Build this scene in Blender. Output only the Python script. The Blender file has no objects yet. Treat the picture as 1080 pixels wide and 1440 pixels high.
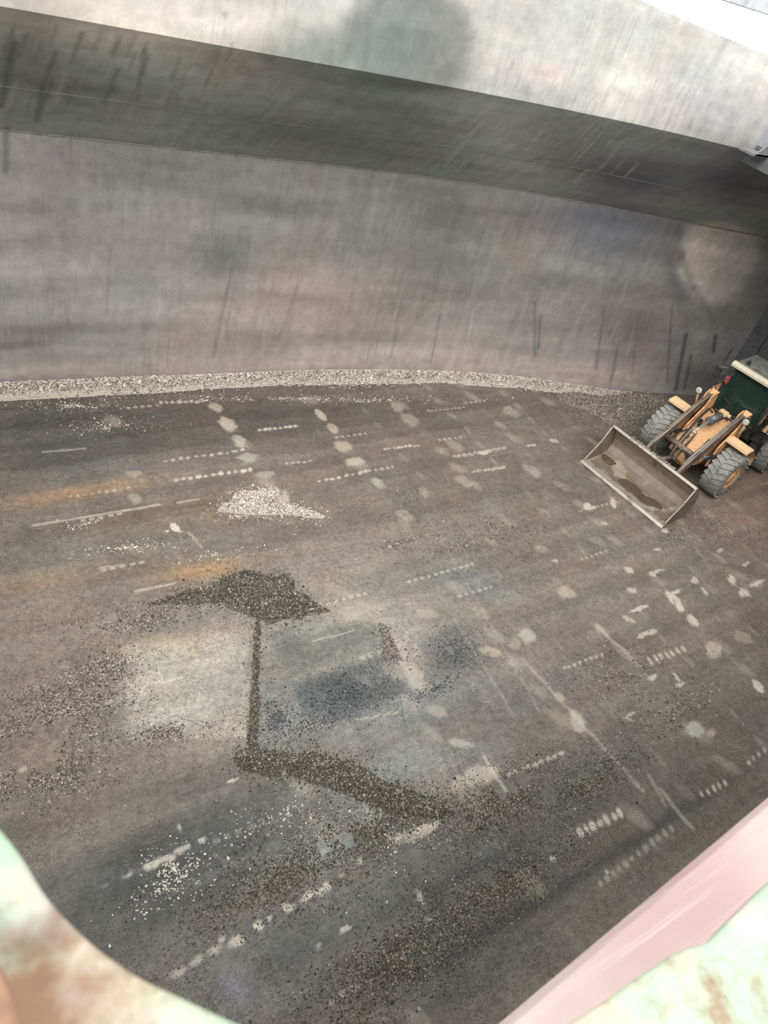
import bpy, bmesh, math
import numpy as np
from mathutils import Vector, Matrix

# ------------------------------------------------------------------ camera
H = 11.0                                  # eye height above the tank top (m)
FPX = 1060.0                              # focal length in pixels of a 1080x1440 frame
def _n(v): return v / np.linalg.norm(v)
PITCH, ROLL, YAW = np.radians((39.0, 18.5, 43.0))
_cp, _sp = math.cos(PITCH), math.sin(PITCH)
_rm = np.array([[math.cos(ROLL), -math.sin(ROLL), 0], [math.sin(ROLL), math.cos(ROLL), 0], [0, 0, 1]])
_hf = np.array([0, -_sp, _cp]); _rt = np.array([1.0, 0, 0])
AX = _rm @ (math.cos(YAW) * _rt + math.sin(YAW) * _hf)   # along the ship  = world X, in camera axes (right, down, forward)
BX = _rm @ (-math.sin(YAW) * _rt + math.cos(YAW) * _hf)  # across the hold = world Y
UP = _rm @ np.array([0, -_cp, -_sp])
W2C = np.array([AX, BX, UP])
cam_d = bpy.data.cameras.new('camera'); cam = bpy.data.objects.new('camera', cam_d)
bpy.context.scene.collection.objects.link(cam)
cam_d.sensor_fit = 'VERTICAL'; cam_d.sensor_height = 36.0; cam_d.lens = FPX / 1440 * 36
cam_d.clip_start = 0.02; cam_d.clip_end = 300
cam_d.dof.use_dof = True; cam_d.dof.focus_distance = 15.0; cam_d.dof.aperture_fstop = 6.5
R3 = Matrix(((W2C[0][0], -W2C[0][1], -W2C[0][2]),
             (W2C[1][0], -W2C[1][1], -W2C[1][2]),
             (W2C[2][0], -W2C[2][1], -W2C[2][2])))
cam.matrix_world = Matrix.Translation((0, 0, H)) @ R3.to_4x4()
bpy.context.scene.camera = cam

# ------------------------------------------------------------------ light
SC = bpy.context.scene
SC.view_settings.view_transform = 'Standard'; SC.view_settings.look = 'None'
SC.view_settings.gamma = 1.0; SC.view_settings.use_curve_mapping = False
SC.view_settings.exposure = 1.3
world = bpy.data.worlds.new('overcast_sky'); SC.world = world; world.use_nodes = True
wn = world.node_tree; wn.nodes.clear()
wo = wn.nodes.new('ShaderNodeOutputWorld'); wb = wn.nodes.new('ShaderNodeBackground')
wb.inputs[0].default_value = (1.0, 0.988, 0.97, 1); wb.inputs[1].default_value = 1.0
wn.links.new(wb.outputs[0], wo.inputs[0])
sun_d = bpy.data.lights.new('veiled_sun', 'SUN'); sun_d.energy = 1.5; sun_d.angle = math.radians(50)
sun_d.color = (1.0, 0.97, 0.93)
sun = bpy.data.objects.new('veiled_sun', sun_d); SC.collection.objects.link(sun)
sun.location = (0, -10, 20)
sun.rotation_euler = Vector((0.50, 0.42, -0.76)).to_track_quat('-Z', 'Y').to_euler()

rng = np.random.default_rng(7)
COL = SC.collection

# ------------------------------------------------------------------ geometry of view (used to measure the photo)
def ray(px, py):
    d = np.array([px - 540.0, py - 720.0, FPX]); return W2C @ d
def fl(px, py, z=0.0):
    d = ray(px, py); t = (H - z) / -d[2]; return np.array([d[0] * t, d[1] * t])
def proj(P):
    c = (np.asarray(P, float) - np.array([0, 0, H])) @ W2C
    return np.stack([540 + FPX * c[..., 0] / c[..., 2], 720 + FPX * c[..., 1] / c[..., 2]], -1)

# ------------------------------------------------------------------ material helpers
def lin(c):
    c = np.asarray(c, float) / 255.0
    return np.where(c <= 0.04045, c / 12.92, ((c + 0.055) / 1.055) ** 2.4)
class NT:
    def __init__(s, name):
        s.m = bpy.data.materials.new(name); s.m.use_nodes = True; s.t = s.m.node_tree
        s.b = s.t.nodes['Principled BSDF']
    def n(s, typ, **kw):
        o = s.t.nodes.new(typ)
        for k, v in kw.items(): setattr(o, k, v)
        return o
    def l(s, a, b): s.t.links.new(a, b)
    def coord(s, scale=(1, 1, 1), rot=(0, 0, 0), out='Object'):
        tc = s.n('ShaderNodeTexCoord'); mp = s.n('ShaderNodeMapping')
        mp.inputs['Scale'].default_value = scale; mp.inputs['Rotation'].default_value = rot
        s.l(tc.outputs[out], mp.inputs[0]); return mp.outputs[0]
    def noise(s, sc, co=None, detail=4, rough=0.6, lo=0.0, hi=1.0, a=0.0, b=1.0, dist=0.0):
        x = s.n('ShaderNodeTexNoise'); x.inputs['Scale'].default_value = sc
        x.inputs['Detail'].default_value = detail; x.inputs['Roughness'].default_value = rough
        x.inputs['Distortion'].default_value = dist
        if co is not None: s.l(co, x.inputs['Vector'])
        r = s.n('ShaderNodeMapRange'); r.inputs[1].default_value = lo; r.inputs[2].default_value = hi
        r.inputs[3].default_value = a; r.inputs[4].default_value = b
        s.l(x.outputs['Fac'], r.inputs[0]); return r.outputs[0]
    def vor(s, sc, co=None, lo=0, hi=1, a=0, b=1, feature='F1', out='Distance'):
        x = s.n('ShaderNodeTexVoronoi', feature=feature); x.inputs['Scale'].default_value = sc
        if co is not None: s.l(co, x.inputs['Vector'])
        r = s.n('ShaderNodeMapRange'); r.inputs[1].default_value = lo; r.inputs[2].default_value = hi
        r.inputs[3].default_value = a; r.inputs[4].default_value = b
        s.l(x.outputs[out], r.inputs[0]); return r.outputs[0]
    def mix(s, f, a, b, mode='MIX'):
        x = s.n('ShaderNodeMix', data_type='RGBA', blend_type=mode)
        for i, v in ((0, f), (6, a), (7, b)):
            if hasattr(v, 'is_output') or isinstance(v, bpy.types.NodeSocket): s.l(v, x.inputs[i])
            elif i == 0: x.inputs[0].default_value = v
            else: x.inputs[i].default_value = (*v, 1)
        return x.outputs[2]
    def math(s, op, a, b=0.0, clamp=False):
        x = s.n('ShaderNodeMath', operation=op); x.use_clamp = clamp
        for i, v in ((0, a), (1, b)):
            if isinstance(v, bpy.types.NodeSocket): s.l(v, x.inputs[i])
            else: x.inputs[i].default_value = v
        return x.outputs[0]
    def attr(s, name, out='Color'):
        x = s.n('ShaderNodeAttribute'); x.attribute_name = name; return x.outputs[out]
    def bump(s, h, strength=0.4, dist=0.02):
        x = s.n('ShaderNodeBump'); x.inputs['Strength'].default_value = strength
        x.inputs['Distance'].default_value = dist; s.l(h, x.inputs['Height'])
        s.l(x.outputs[0], s.b.inputs['Normal'])
    def base(s, c):
        if isinstance(c, bpy.types.NodeSocket): s.l(c, s.b.inputs['Base Color'])
        else: s.b.inputs['Base Color'].default_value = (*c, 1)
    def rough(s, v):
        if isinstance(v, bpy.types.NodeSocket): s.l(v, s.b.inputs['Roughness'])
        else: s.b.inputs['Roughness'].default_value = v

def paint(name, col, dirt, amount=0.5, rough=0.6, metal=0.0, scale=4.0, fine=30.0):
    k = NT(name)
    f = k.noise(scale, k.coord(), 6, 0.65, 0.5 - 0.25 * amount - 0.05, 0.75, 0, 1)
    c = k.mix(f, tuple(dirt), tuple(col)) if False else k.mix(k.noise(scale, k.coord(), 6, 0.7, 0.62 - 0.25 * amount, 0.72 - 0.2 * amount, 0, 0.85), tuple(col), tuple(dirt))
    c = k.mix(k.noise(fine, k.coord(), 3, 0.6, 0.3, 0.7, 0.0, 0.45), c, tuple(np.array(dirt) * 0.8))
    k.base(c); k.rough(rough); k.b.inputs['Metallic'].default_value = metal
    k.bump(k.noise(fine, k.coord(), 3), 0.25, 0.01)
    return k.m

# ------------------------------------------------------------------ mesh helpers
def fast_mesh(name, V, F, n=4, attrs=None, smooth=True):
    me = bpy.data.meshes.new(name)
    V = np.asarray(V, np.float32); F = np.asarray(F, np.int32)
    me.vertices.add(len(V)); me.vertices.foreach_set('co', V.ravel())
    me.loops.add(F.size); me.loops.foreach_set('vertex_index', F.ravel())
    me.polygons.add(len(F)); me.polygons.foreach_set('loop_start', np.arange(len(F), dtype=np.int32) * n)
    me.polygons.foreach_set('loop_total', np.full(len(F), n, np.int32))
    me.polygons.foreach_set('use_smooth', np.full(len(F), smooth))
    me.update(calc_edges=True)
    for k, a in (attrs or {}).items():
        at = me.attributes.new(k, 'FLOAT_COLOR', 'POINT')
        b = np.ones((len(V), 4), np.float32); b[:, :a.shape[1]] = a
        at.data.foreach_set('color', b.ravel())
    return me
def put(name, me, mats, parent=None, **tags):
    o = bpy.data.objects.new(name, me); COL.objects.link(o)
    for m in (mats if isinstance(mats, (list, tuple)) else [mats]): me.materials.append(m)
    if parent is not None: o.parent = parent
    for k, v in tags.items(): o[k] = v
    return o
def grid_faces(nu, nv, flip=False):
    i, j = np.meshgrid(np.arange(nu - 1), np.arange(nv - 1), indexing='ij')
    a = (i * nv + j).ravel(); f = np.stack([a, a + nv, a + nv + 1, a + 1], -1)
    return f[:, ::-1] if flip else f

class MB:
    """collects shapes into one mesh"""
    def __init__(s): s.bm = bmesh.new()
    def box(s, c, size, rot=None, bevel=0.0, taper=None):
        r = bmesh.ops.create_cube(s.bm, size=1.0); vs = r['verts']
        for v in vs:
            p = Vector((v.co.x * size[0], v.co.y * size[1], v.co.z * size[2]))
            if taper and v.co.z > 0: p.x *= taper[0]; p.y *= taper[1]
            v.co = p
        if rot is not None:
            M = rot if isinstance(rot, Matrix) else Matrix.Rotation(rot, 3, 'Y')
            for v in vs: v.co = M @ v.co
        for v in vs: v.co += Vector(c)
        if bevel > 0:
            es = list({e for v in vs for e in v.link_edges})
            bmesh.ops.bevel(s.bm, geom=es, offset=bevel, segments=2, affect='EDGES', clamp_overlap=True)
        return s
    def prism(s, poly, y0, y1):
        """polygon in x-z, extruded along y"""
        a = [s.bm.verts.new((x, y0, z)) for x, z in poly]; b = [s.bm.verts.new((x, y1, z)) for x, z in poly]
        n = len(poly)
        s.bm.faces.new(a); s.bm.faces.new(b[::-1])
        for i in range(n): s.bm.faces.new((a[i], b[i], b[(i + 1) % n], a[(i + 1) % n]))
        bmesh.ops.recalc_face_normals(s.bm, faces=s.bm.faces); return s
    def tube(s, pts, r, seg=10, cap=True):
        pts = [Vector(p) for p in pts]; rs = r if isinstance(r, (list, tuple)) else [r] * len(pts)
        rings = []; prev = None
        for i, p in enumerate(pts):
            d = (pts[min(i + 1, len(pts) - 1)] - pts[max(i - 1, 0)]).normalized()
            if prev is None:
                u = d.orthogonal().normalized()
            else:
                u = (prev - d * prev.dot(d)).normalized()
            prev = u; w = d.cross(u)
            rings.append([s.bm.verts.new(p + (u * math.cos(2 * math.pi * k / seg) + w * math.sin(2 * math.pi * k / seg)) * rs[i]) for k in range(seg)])
        for a, b in zip(rings, rings[1:]):
            for k in range(seg):
                f = s.bm.faces.new((a[k], a[(k + 1) % seg], b[(k + 1) % seg], b[k])); f.smooth = True
        if cap: s.bm.faces.new(rings[0][::-1]); s.bm.faces.new(rings[-1])
        return s
    def lathe_y(s, c, prof, seg=40, smooth=True):
        """profile (y, radius) turned about the y axis"""
        rings = []
        for y, r in prof:
            rings.append([s.bm.verts.new((c[0] + r * math.cos(2 * math.pi * k / seg), c[1] + y, c[2] + r * math.sin(2 * math.pi * k / seg))) for k in range(seg)])
        for a, b in zip(rings, rings[1:]):
            for k in range(seg):
                f = s.bm.faces.new((a[k], b[k], b[(k + 1) % seg], a[(k + 1) % seg])); f.smooth = smooth
        if prof[0][1] > 1e-4: s.bm.faces.new(rings[0])
        if prof[-1][1] > 1e-4: s.bm.faces.new(rings[-1][::-1])
        return s
    def build(s, name, mat, parent=None, xf=None, bevel=0.0, **tags):
        if xf is not None: s.bm.transform(xf)
        bmesh.ops.recalc_face_normals(s.bm, faces=s.bm.faces)
        me = bpy.data.meshes.new(name); s.bm.to_mesh(me); s.bm.free()
        o = put(name, me, mat, parent, **tags)
        if bevel > 0:
            b = o.modifiers.new('bevel', 'BEVEL'); b.width = bevel; b.segments = 2; b.limit_method = 'ANGLE'
        return o

# smooth value noise on arrays
_gr = rng.random((257, 257))
def vnoise(x, y):
    x = np.asarray(x, float) % 256; y = np.asarray(y, float) % 256
    i = x.astype(int); j = y.astype(int); fx = x - i; fy = y - j
    fx = fx * fx * (3 - 2 * fx); fy = fy * fy * (3 - 2 * fy)
    i1 = (i + 1) % 256; j1 = (j + 1) % 256
    return (_gr[i, j] * (1 - fx) * (1 - fy) + _gr[i1, j] * fx * (1 - fy) + _gr[i, j1] * (1 - fx) * fy + _gr[i1, j1] * fx * fy)
def fbm(x, y, o=4):
    s = 0; a = 0.5
    for k in range(o): s = s + a * vnoise(x * 2 ** k + 17.3 * k, y * 2 ** k + 5.1 * k); a *= 0.5
    return s / (1 - 0.5 ** o)

# ------------------------------------------------------------------ hold section
CX = np.array([-1.5, 0.214, 0.585, 0.951, 1.263, 1.487, 1.705, 1.954, 2.40]) * H
CY = np.array([1.53, 1.473, 1.446, 1.421, 1.376, 1.325, 1.247, 1.177, 1.06]) * H
_xs = np.linspace(CX[0], CX[-1], 400); _ys = np.interp(_xs, CX, CY)
_k = np.ones(31) / 31; _yp = np.pad(_ys, 15, mode='reflect', reflect_type='odd'); _ys = np.convolve(_yp, _k, 'valid')
def wallY(x): return np.interp(x, _xs, _ys)
K1 = 0.515 * H; SL_IN = 0.26 * H; SL_UP = 0.235 * H; SL = math.hypot(SL_IN, SL_UP); K2 = K1 + SL_UP
HATCH_END = 1.63 * H; BULK = 2.24 * H
def coam_top(x): return (0.941 - (x / H - 1.22) * 0.075) * H
def wall_pt(x, v):
    """v runs up the shell: plumb side, sloping plate, coaming"""
    x = np.asarray(x, float); v = np.asarray(v, float)
    t = np.clip((v - K1) / SL, 0, 1)
    z = np.where(v < K1, v, np.where(v < K1 + SL, K1 + SL_UP * t, K2 + (v - K1 - SL)))
    return np.stack([x + 0 * v, wallY(x) - SL_IN * t, z], -1)

# surface -> photo mapping, inverted so that marks measured in the photo become places on the surface
class Surf:
    def __init__(s, fn, u0, u1, v0, v1):
        s.fn = fn; U, V = np.meshgrid(np.linspace(u0, u1, 160), np.linspace(v0, v1, 120), indexing='ij')
        s.U = U.ravel(); s.V = V.ravel(); P = fn(s.U, s.V)
        c = (P - np.array([0, 0, H])) @ W2C; s.q = proj(P); s.q[c[:, 2] < 0.5] = 1e6
    def inv(s, px, py):
        i = np.argmin((s.q[:, 0] - px) ** 2 + (s.q[:, 1] - py) ** 2); u, v = s.U[i], s.V[i]
        for _ in range(4):
            p = proj(s.fn(u, v)); a = proj(s.fn(u + 1e-3, v)); b = proj(s.fn(u, v + 1e-3))
            J = np.array([(a - p), (b - p)]).T / 1e-3
            try: d = np.linalg.solve(J, np.array([px, py]) - p)
            except Exception: break
            d = np.clip(d, -1, 1); u += d[0]; v += d[1]
        return np.array([u, v])
    def jac(s, px, py):
        c = s.inv(px, py); p = proj(s.fn(c[0], c[1]))
        a = proj(s.fn(c[0] + 1e-3, c[1])); b = proj(s.fn(c[0], c[1] + 1e-3))
        return c, np.array([(a - p), (b - p)]).T / 1e-3       # metres -> pixels
    def ell(s, UV, x, y, rx, ry, ang=0.0):
        """normalised radius of each surface point in an elliptical mark"""
        c, J = s.jac(x, y); a = math.radians(ang)
        Rm = np.array([[math.cos(a), math.sin(a)], [-math.sin(a), math.cos(a)]])
        M = np.diag([1 / rx, 1 / ry]) @ Rm @ J
        q = (UV - c) @ M.T
        return np.hypot(q[:, 0], q[:, 1])
floor_fn = lambda u, v: np.stack([np.asarray(u, float), np.asarray(v, float), 0.0 * np.asarray(u, float)], -1)
FS = Surf(floor_fn, -0.6 * H, BULK, 0.0, 1.55 * H)
WS = Surf(wall_pt, -0.6 * H, BULK, 0.0, K1 + SL + 0.3 * H)
def seg_dist(UV, pts):
    d = np.full(len(UV), 1e9)
    for a, b in zip(pts, pts[1:]):
        ab = b - a; t = np.clip(((UV - a) @ ab) / (ab @ ab + 1e-9), 0, 1)
        d = np.minimum(d, np.hypot(*(UV - a - t[:, None] * ab).T))
    return d
def sstep(e0, e1, x): t = np.clip((x - e0) / (e1 - e0), 0, 1); return t * t * (3 - 2 * t)

# ================================================================== FLOOR
X0, X1, Y0, Y1 = -0.45 * H, BULK, -0.3 * H, 1.52 * H
STEP = 0.034
nu = int((X1 - X0) / STEP); nv = int((Y1 - Y0) / STEP)
gu, gv = np.meshgrid(np.linspace(X0, X1, nu), np.linspace(Y0, Y1, nv), indexing='ij')
U = gu.ravel(); V = gv.ravel(); UV = np.stack([U, V], -1)
PX, PY = 0.2345 * H, 0.0644 * H               # plate floors every 2.6 m, longitudinals every 0.7 m
NX0, NY0 = 0.640 * H, 1.327 * H
ax = (U - NX0) / PX; ay = (V - NY0) / PY
dx = np.abs(ax - np.round(ax)) * PX; dy = np.abs(ay - np.round(ay)) * PY
# dished plating between the frames
dish = -0.030 * (1 - np.exp(-(dy / 0.17) ** 2)) * (0.5 + 0.8 * fbm(U * 0.5, V * 0.8)) - 0.012 * (1 - np.exp(-(dx / 0.15) ** 2))
z = dish + 0.012 * (fbm(U * 3, V * 3) - 0.5) + 0.02 * (fbm(U * 0.7 + 9, V * 0.7) - 0.5)

base = np.tile(lin((106, 98, 90)), (len(U), 1))
def tint(col, k): 
    global base
    k = k[:, None]; base = base * (1 - k) + lin(col) * k
# broad tones: (x, y, rx, ry, angle, colour, strength)
for x, y, rx, ry, an, c, k in [
    (120, 600, 280, 55, -4, (60, 59, 56), .85), (380, 580, 230, 40, -2, (72, 67, 62), .8),
    (90, 640, 120, 35, -8, (66, 68, 66), .6), (620, 600, 260, 60, 4, (96, 88, 80), .6),
    (230, 720, 180, 18, -8, (98, 84, 66), .6), (120, 690, 110, 10, -9, (140, 108, 74), .55),
    (60, 815, 90, 12, -10, (138, 108, 76), .5), (290, 800, 60, 12, -8, (158, 120, 74), .6), (240, 905, 75, 10, -6, (176, 128, 76), .65),
    (150, 770, 200, 25, -6, (92, 90, 80), .6), (640, 740, 180, 70, 10, (104, 97, 88), .6),
    (480, 860, 140, 60, -5, (142, 136, 126), .75), (250, 960, 100, 60, -5, (140, 136, 124), .8),
    (560, 900, 70, 60, 0, (152, 146, 136), .6), (540, 1010, 140, 50, -15, (122, 126, 124), .7),
    (400, 1000, 60, 70, 0, (108, 114, 110), .6), (520, 1130, 110, 45, -20, (128, 132, 130), .6),
    (80, 980, 110, 70, -10, (104, 94, 86), .7), (90, 1080, 130, 60, -12, (98, 90, 82), .6),
    (230, 1210, 280, 90, -25, (66, 69, 66), .9), (250, 1260, 150, 60, -30, (56, 60, 58), .75),
    (340, 1350, 120, 60, -25, (86, 88, 84), .6), (520, 1260, 200, 80, -28, (76, 79, 75), .85),
    (640, 1350, 180, 80, -28, (68, 70, 66), .85), (800, 1120, 150, 60, -30, (70, 72, 69), .8), (700, 1220, 140, 50, -30, (76, 77, 73), .7),
    (700, 1000, 110, 50, -20, (100, 100, 98), .5), (650, 820, 90, 40, 10, (108, 112, 110), .6),
    (950, 1130, 100, 50, -38, (76, 71, 65), .7), (1000, 1050, 90, 60, -25, (84, 78, 71), .6),
    (1045, 700, 60, 50, 20, (138, 116, 102), .85), (900, 780, 160, 50, 15, (112, 105, 96), .7),
    (960, 880, 150, 60, 10, (108, 101, 92), .6), (870, 600, 60, 40, 10, (84, 78, 72), .6),
    (420, 1215, 60, 22, -25, (128, 136, 132), .5), (465, 1200, 30, 18, -20, (140, 146, 142), .5),
    (640, 1235, 200, 9, -27, (52, 54, 52), .7), (880, 1190, 190, 10, -32, (50, 50, 47), .75), (700, 1300, 170, 9, -30, (54, 56, 52), .6), (420, 1175, 200, 8, -24, (110, 112, 108), .5), (240, 1140, 220, 8, -22, (112, 106, 98), .5),
    (330, 1390, 20, 26, 0, (114, 114, 124), .7), (585, 1070, 60, 22, -15, (120, 128, 126), .5)]:
    r = FS.ell(UV, x, y, rx, ry, an); tint(c, k * np.exp(-r ** 2 * 0.9))
# rectangular scraped plate, and the dark plate beside it
def quad_mask(pts, soft=0.12):
    P = [fl(*p) for p in pts]; m = np.ones(len(UV)); area = 0
    for a, b in zip(P, P[1:] + P[:1]): area += a[0] * b[1] - a[1] * b[0]
    sg = 1 if area > 0 else -1
    jit = (fbm(U * 4, V * 4) - 0.5) * 0.3
    for a, b in zip(P, P[1:] + P[:1]):
        e = b - a; d = sg * (e[0] * (V - a[1]) - e[1] * (U - a[0])) / np.hypot(*e)
        m = m * sstep(-soft, soft, d + jit * 0.5)
    return m
tint((152, 147, 136), .6 * quad_mask([(172, 905), (350, 885), (352, 1035), (180, 1040)]))
tint((74, 78, 80), .8 * quad_mask([(408, 960), (545, 915), (572, 975), (440, 1028)]))
tint((82, 88, 84), .6 * quad_mask([(375, 890), (530, 870), (545, 912), (405, 950)], .2))
tint((86, 86, 84), .6 * quad_mask([(592, 900), (650, 875), (690, 925), (610, 960)], .2))
# bands along the frames and mottling
rowt = fbm(U * 0.28, V * 2.1 + 40, 3)
base = base * (0.74 + 0.56 * rowt[:, None])
colt = fbm(np.round(ax) * 3.7 + 11, np.floor(ay) * 5.3 + 3, 1)
base = base * (0.90 + 0.20 * colt[:, None])
mott = fbm(U * 1.5 + 3, V * 1.5, 5); base = base * (0.80 + 0.44 * mott[:, None])
hue = fbm(U * 0.9 + 70, V * 2.0 + 20, 4)[:, None] - 0.5
base = base * (1 + hue * np.array([0.16, 0.0, -0.14]))
base = base * (1 - 0.16 * np.exp(-(dy / 0.05) ** 2)[:, None] * fbm(U, V)[:, None])

wear = np.zeros(len(U)); white = np.zeros(len(U))
# worn plating shows pale at the crossings of floors and longitudinals
ci = np.round(ax).astype(int); ri = np.round(ay).astype(int)
h1 = np.abs(np.sin(ci * 12.9898 + ri * 78.233) * 43758.5453) % 1
h2 = np.abs(np.sin(ci * 39.346 + ri * 11.135) * 24634.6345) % 1
lx = (U - (NX0 + ci * PX)) - 0.10 * (h2 - .5); ly = (V - (NY0 + ri * PY)) + 0.12
lx = lx + 0.16 * (fbm(U * 4 + 31, V * 4) - .5); nr = np.hypot((lx + 0.35 * ly) / (0.12 + 0.10 * h1), ly / (0.20 + 0.16 * h2)) + 0.5 * (fbm(U * 6, V * 6) - 0.5)
okreg = sstep(0.18 * H, 0.30 * H, U)
wear = np.maximum(wear, sstep(1.2, 0.35, nr) * (0.15 + 0.55 * (h1 > 0.45)) * okreg * (h2 > 0.15) * 0.55)
# every second bay has lesser marks half way
lx2 = (U - (NX0 + (np.floor(ax) + 0.5) * PX)); 
nr2 = np.hypot((lx2 + 0.3 * ly) / 0.16, ly / 0.22) + 0.6 * (fbm(U * 6 + 5, V * 6) - 0.5)
wear = np.maximum(wear, sstep(1.1, 0.4, nr2) * 0.30 * (h1 > 0.55) * sstep(0.85 * H, 1.1 * H, U))
# stitched weld marks along the longitudinals
dash = (np.abs(((U * 5.6) % 1) - 0.5) < 0.27)
seg_on = fbm(np.floor(U / 0.95) * 7.7 + 3, np.round(ay - .5) * 9.1 + 1, 1) > 0.80
ayh = ay - 0.5
dd = sstep(0.055, 0.025, np.abs((ayh - np.round(ayh)) * PY + 0.04 * (fbm(U, V) - .5)))
white = np.maximum(white, dd * dash * seg_on * 0.5 * sstep(.1 * H, .8 * H, V))
def uvp(p): return fl(*p)
def blot(x, y, rx, ry, an, k, arr='wear', e=0.5):
    global wear, white
    r = FS.ell(UV, x, y, rx, ry, an) + (e + .35) * (fbm(U * 7 + x, V * 7) - 0.5)
    m = k * sstep(1.1, 0.6, r)
    if arr == 'wear': wear = np.maximum(wear, m)
    else: white = np.maximum(white, m)
for b in [(303, 572, 11, 6, 20, .8), (320, 595, 15, 9, 25, 1), (336, 619, 13, 8, 30, .95), (350, 643, 16, 8, 10, .8), (372, 667, 18, 7, -5, .8), (398, 697, 13, 10, 40, 1),
          (452, 583, 12, 5, 40, .95), (468, 602, 10, 6, 40, .8), (483, 626, 15, 8, 15, .8), (499, 648, 15, 7, 5, .95), (532, 678, 14, 6, 35, .8), (557, 571, 12, 6, 30, .6),
          (188, 665, 14, 5, 5, .6), (190, 700, 12, 8, 30, .6), (576, 590, 16, 8, 30, .45), (640, 625, 16, 6, 30, .45),
          (748, 660, 16, 7, 30, .6), (652, 676, 15, 7, 30, .5), (570, 725, 15, 8, 30, .5), (595, 690, 12, 6, 30, .4), (720, 578, 14, 7, 25, .5),
          (797, 832, 15, 9, 30, .8), (742, 893, 12, 14, -35, .9), (725, 905, 10, 10, 0, .5), (1003, 912, 15, 12, 30, 1), (812, 1012, 12, 20, -35, 1),
          (978, 1026, 20, 13, 15, 1), (1000, 1030, 10, 6, 0, .8), (788, 978, 10, 6, 30, .7), (645, 1043, 22, 8, 15, .85), (668, 1092, 40, 16, -20, .9),
          (690, 915, 18, 7, 15, .8), (583, 950, 14, 26, -25, .8), (600, 968, 12, 8, 0, .7), (524, 1155, 6, 22, -25, .9), (590, 1170, 36, 9, -25, 1),
          (615, 998, 20, 10, 20, .6), (560, 915, 8, 24, -20, .6), (1045, 895, 16, 8, 20, .5), (1065, 820, 12, 8, 20, .5), (760, 770, 12, 6, 20, .4),
          (840, 760, 14, 7, 25, .4), (690, 760, 12, 6, 25, .45), (860, 640, 16, 7, 30, .4), (600, 862, 16, 9, 10, .6), (505, 860, 40, 18, 0, .35)]:
    blot(*b)
for b in [(248, 742, 10, 7, 20, 1), (236, 746, 6, 3, 0, 1), (945, 838, 6, 14, -35, .9), (955, 850, 5, 14, -30, .9), (950, 832, 10, 4, -10, .9), (975, 872, 6, 12, -35, .8),
          (900, 855, 12, 4, -20, .8), (910, 890, 20, 5, -18, .7), (885, 870, 10, 4, 20, .6), (1030, 815, 6, 14, -35, .9), (1048, 832, 8, 12, -35, .9), (1068, 818, 16, 4, -25, .9),
          (918, 807, 5, 12, -40, .8), (925, 802, 9, 3, -15, .8), (978, 815, 9, 6, 30, .7), (990, 830, 4, 10, -40, .7), (885, 800, 8, 6, 30, .7), (886, 828, 8, 5, 10, .7),
          (925, 772, 8, 3, 0, .7), (1012, 774, 6, 4, -20, .7), (1050, 792, 6, 4, -30, .7), (925, 722, 10, 5, 10, .8), (935, 745, 6, 5, 0, .9), (825, 710, 8, 6, 0, .8), (830, 714, 12, 4, -10, .8),
          (862, 706, 4, 10, -30, .8), (850, 735, 8, 3, 10, .6), (685, 634, 12, 4, -5, .8), (746, 625, 10, 3, -5, .8), (780, 618, 7, 4, 0, .6), (920, 950, 8, 6, -20, .8),
          (957, 962, 9, 5, -30, .8), (952, 950, 8, 3, 50, .7), (1068, 965, 5, 16, -40, .9), (890, 1002, 12, 4, -30, .7), (885, 1010, 8, 3, 30, .6), (780, 788, 6, 3, 0, .5),
          (215, 1215, 40, 7, -24, .75), (185, 1226, 26, 4, -24, .7), (255, 1193, 16, 5, -25, .6), (284, 1180, 9, 5, -25, .8), (252, 1164, 3, 16, -22, .8), (150, 1244, 12, 2, -24, .5),
          (440, 1256, 26, 10, -28, .9), (404, 1277, 13, 9, -20, .9), (380, 1290, 8, 5, -20, .85), (366, 1300, 12, 9, 0, .9), (335, 1322, 14, 9, -25, .75), (313, 1320, 6, 8, 0, .7),
          (300, 1335, 14, 8, -25, .55), (280, 1348, 14, 8, -28, .5), (250, 1366, 26, 8, -28, .5), (480, 1232, 8, 4, -25, .7), (487, 1306, 8, 5, -25, .8), (448, 1330, 6, 4, -40, .6),
          (497, 1388, 5, 5, 0, .75), (482, 1398, 5, 4, 0, .7), (466, 1408, 5, 3, 0, .7), (340, 1325, 5, 4, 0, .6), (330, 1095, 14, 4, -20, .8), (506, 1208, 4, 7, 20, .7), (592, 1260, 4, 16, -25, .7),
          (778, 1207, 6, 6, 0, .8), (602, 1292, 6, 6, 0, .6), (745, 1227, 5, 4, 0, .7), (855, 1225, 5, 5, 0, .7)]:
    blot(b[0], b[1], b[2] * .9, b[3] * .72, *b[4:], arr='white', e=1.5)
def dashes(p, q, n, rx, ry, an, k):
    for i in range(n):
        t = (i + 0.5) / n; j = rng.uniform(-1, 1, 2)
        blot(p[0] + (q[0] - p[0]) * t + j[0], p[1] + (q[1] - p[1]) * t + j[1] * .7, rx * rng.uniform(.7, 1.2), ry * rng.uniform(.7, 1.2), an, k * rng.uniform(.7, 1), 'white', .2)
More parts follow.
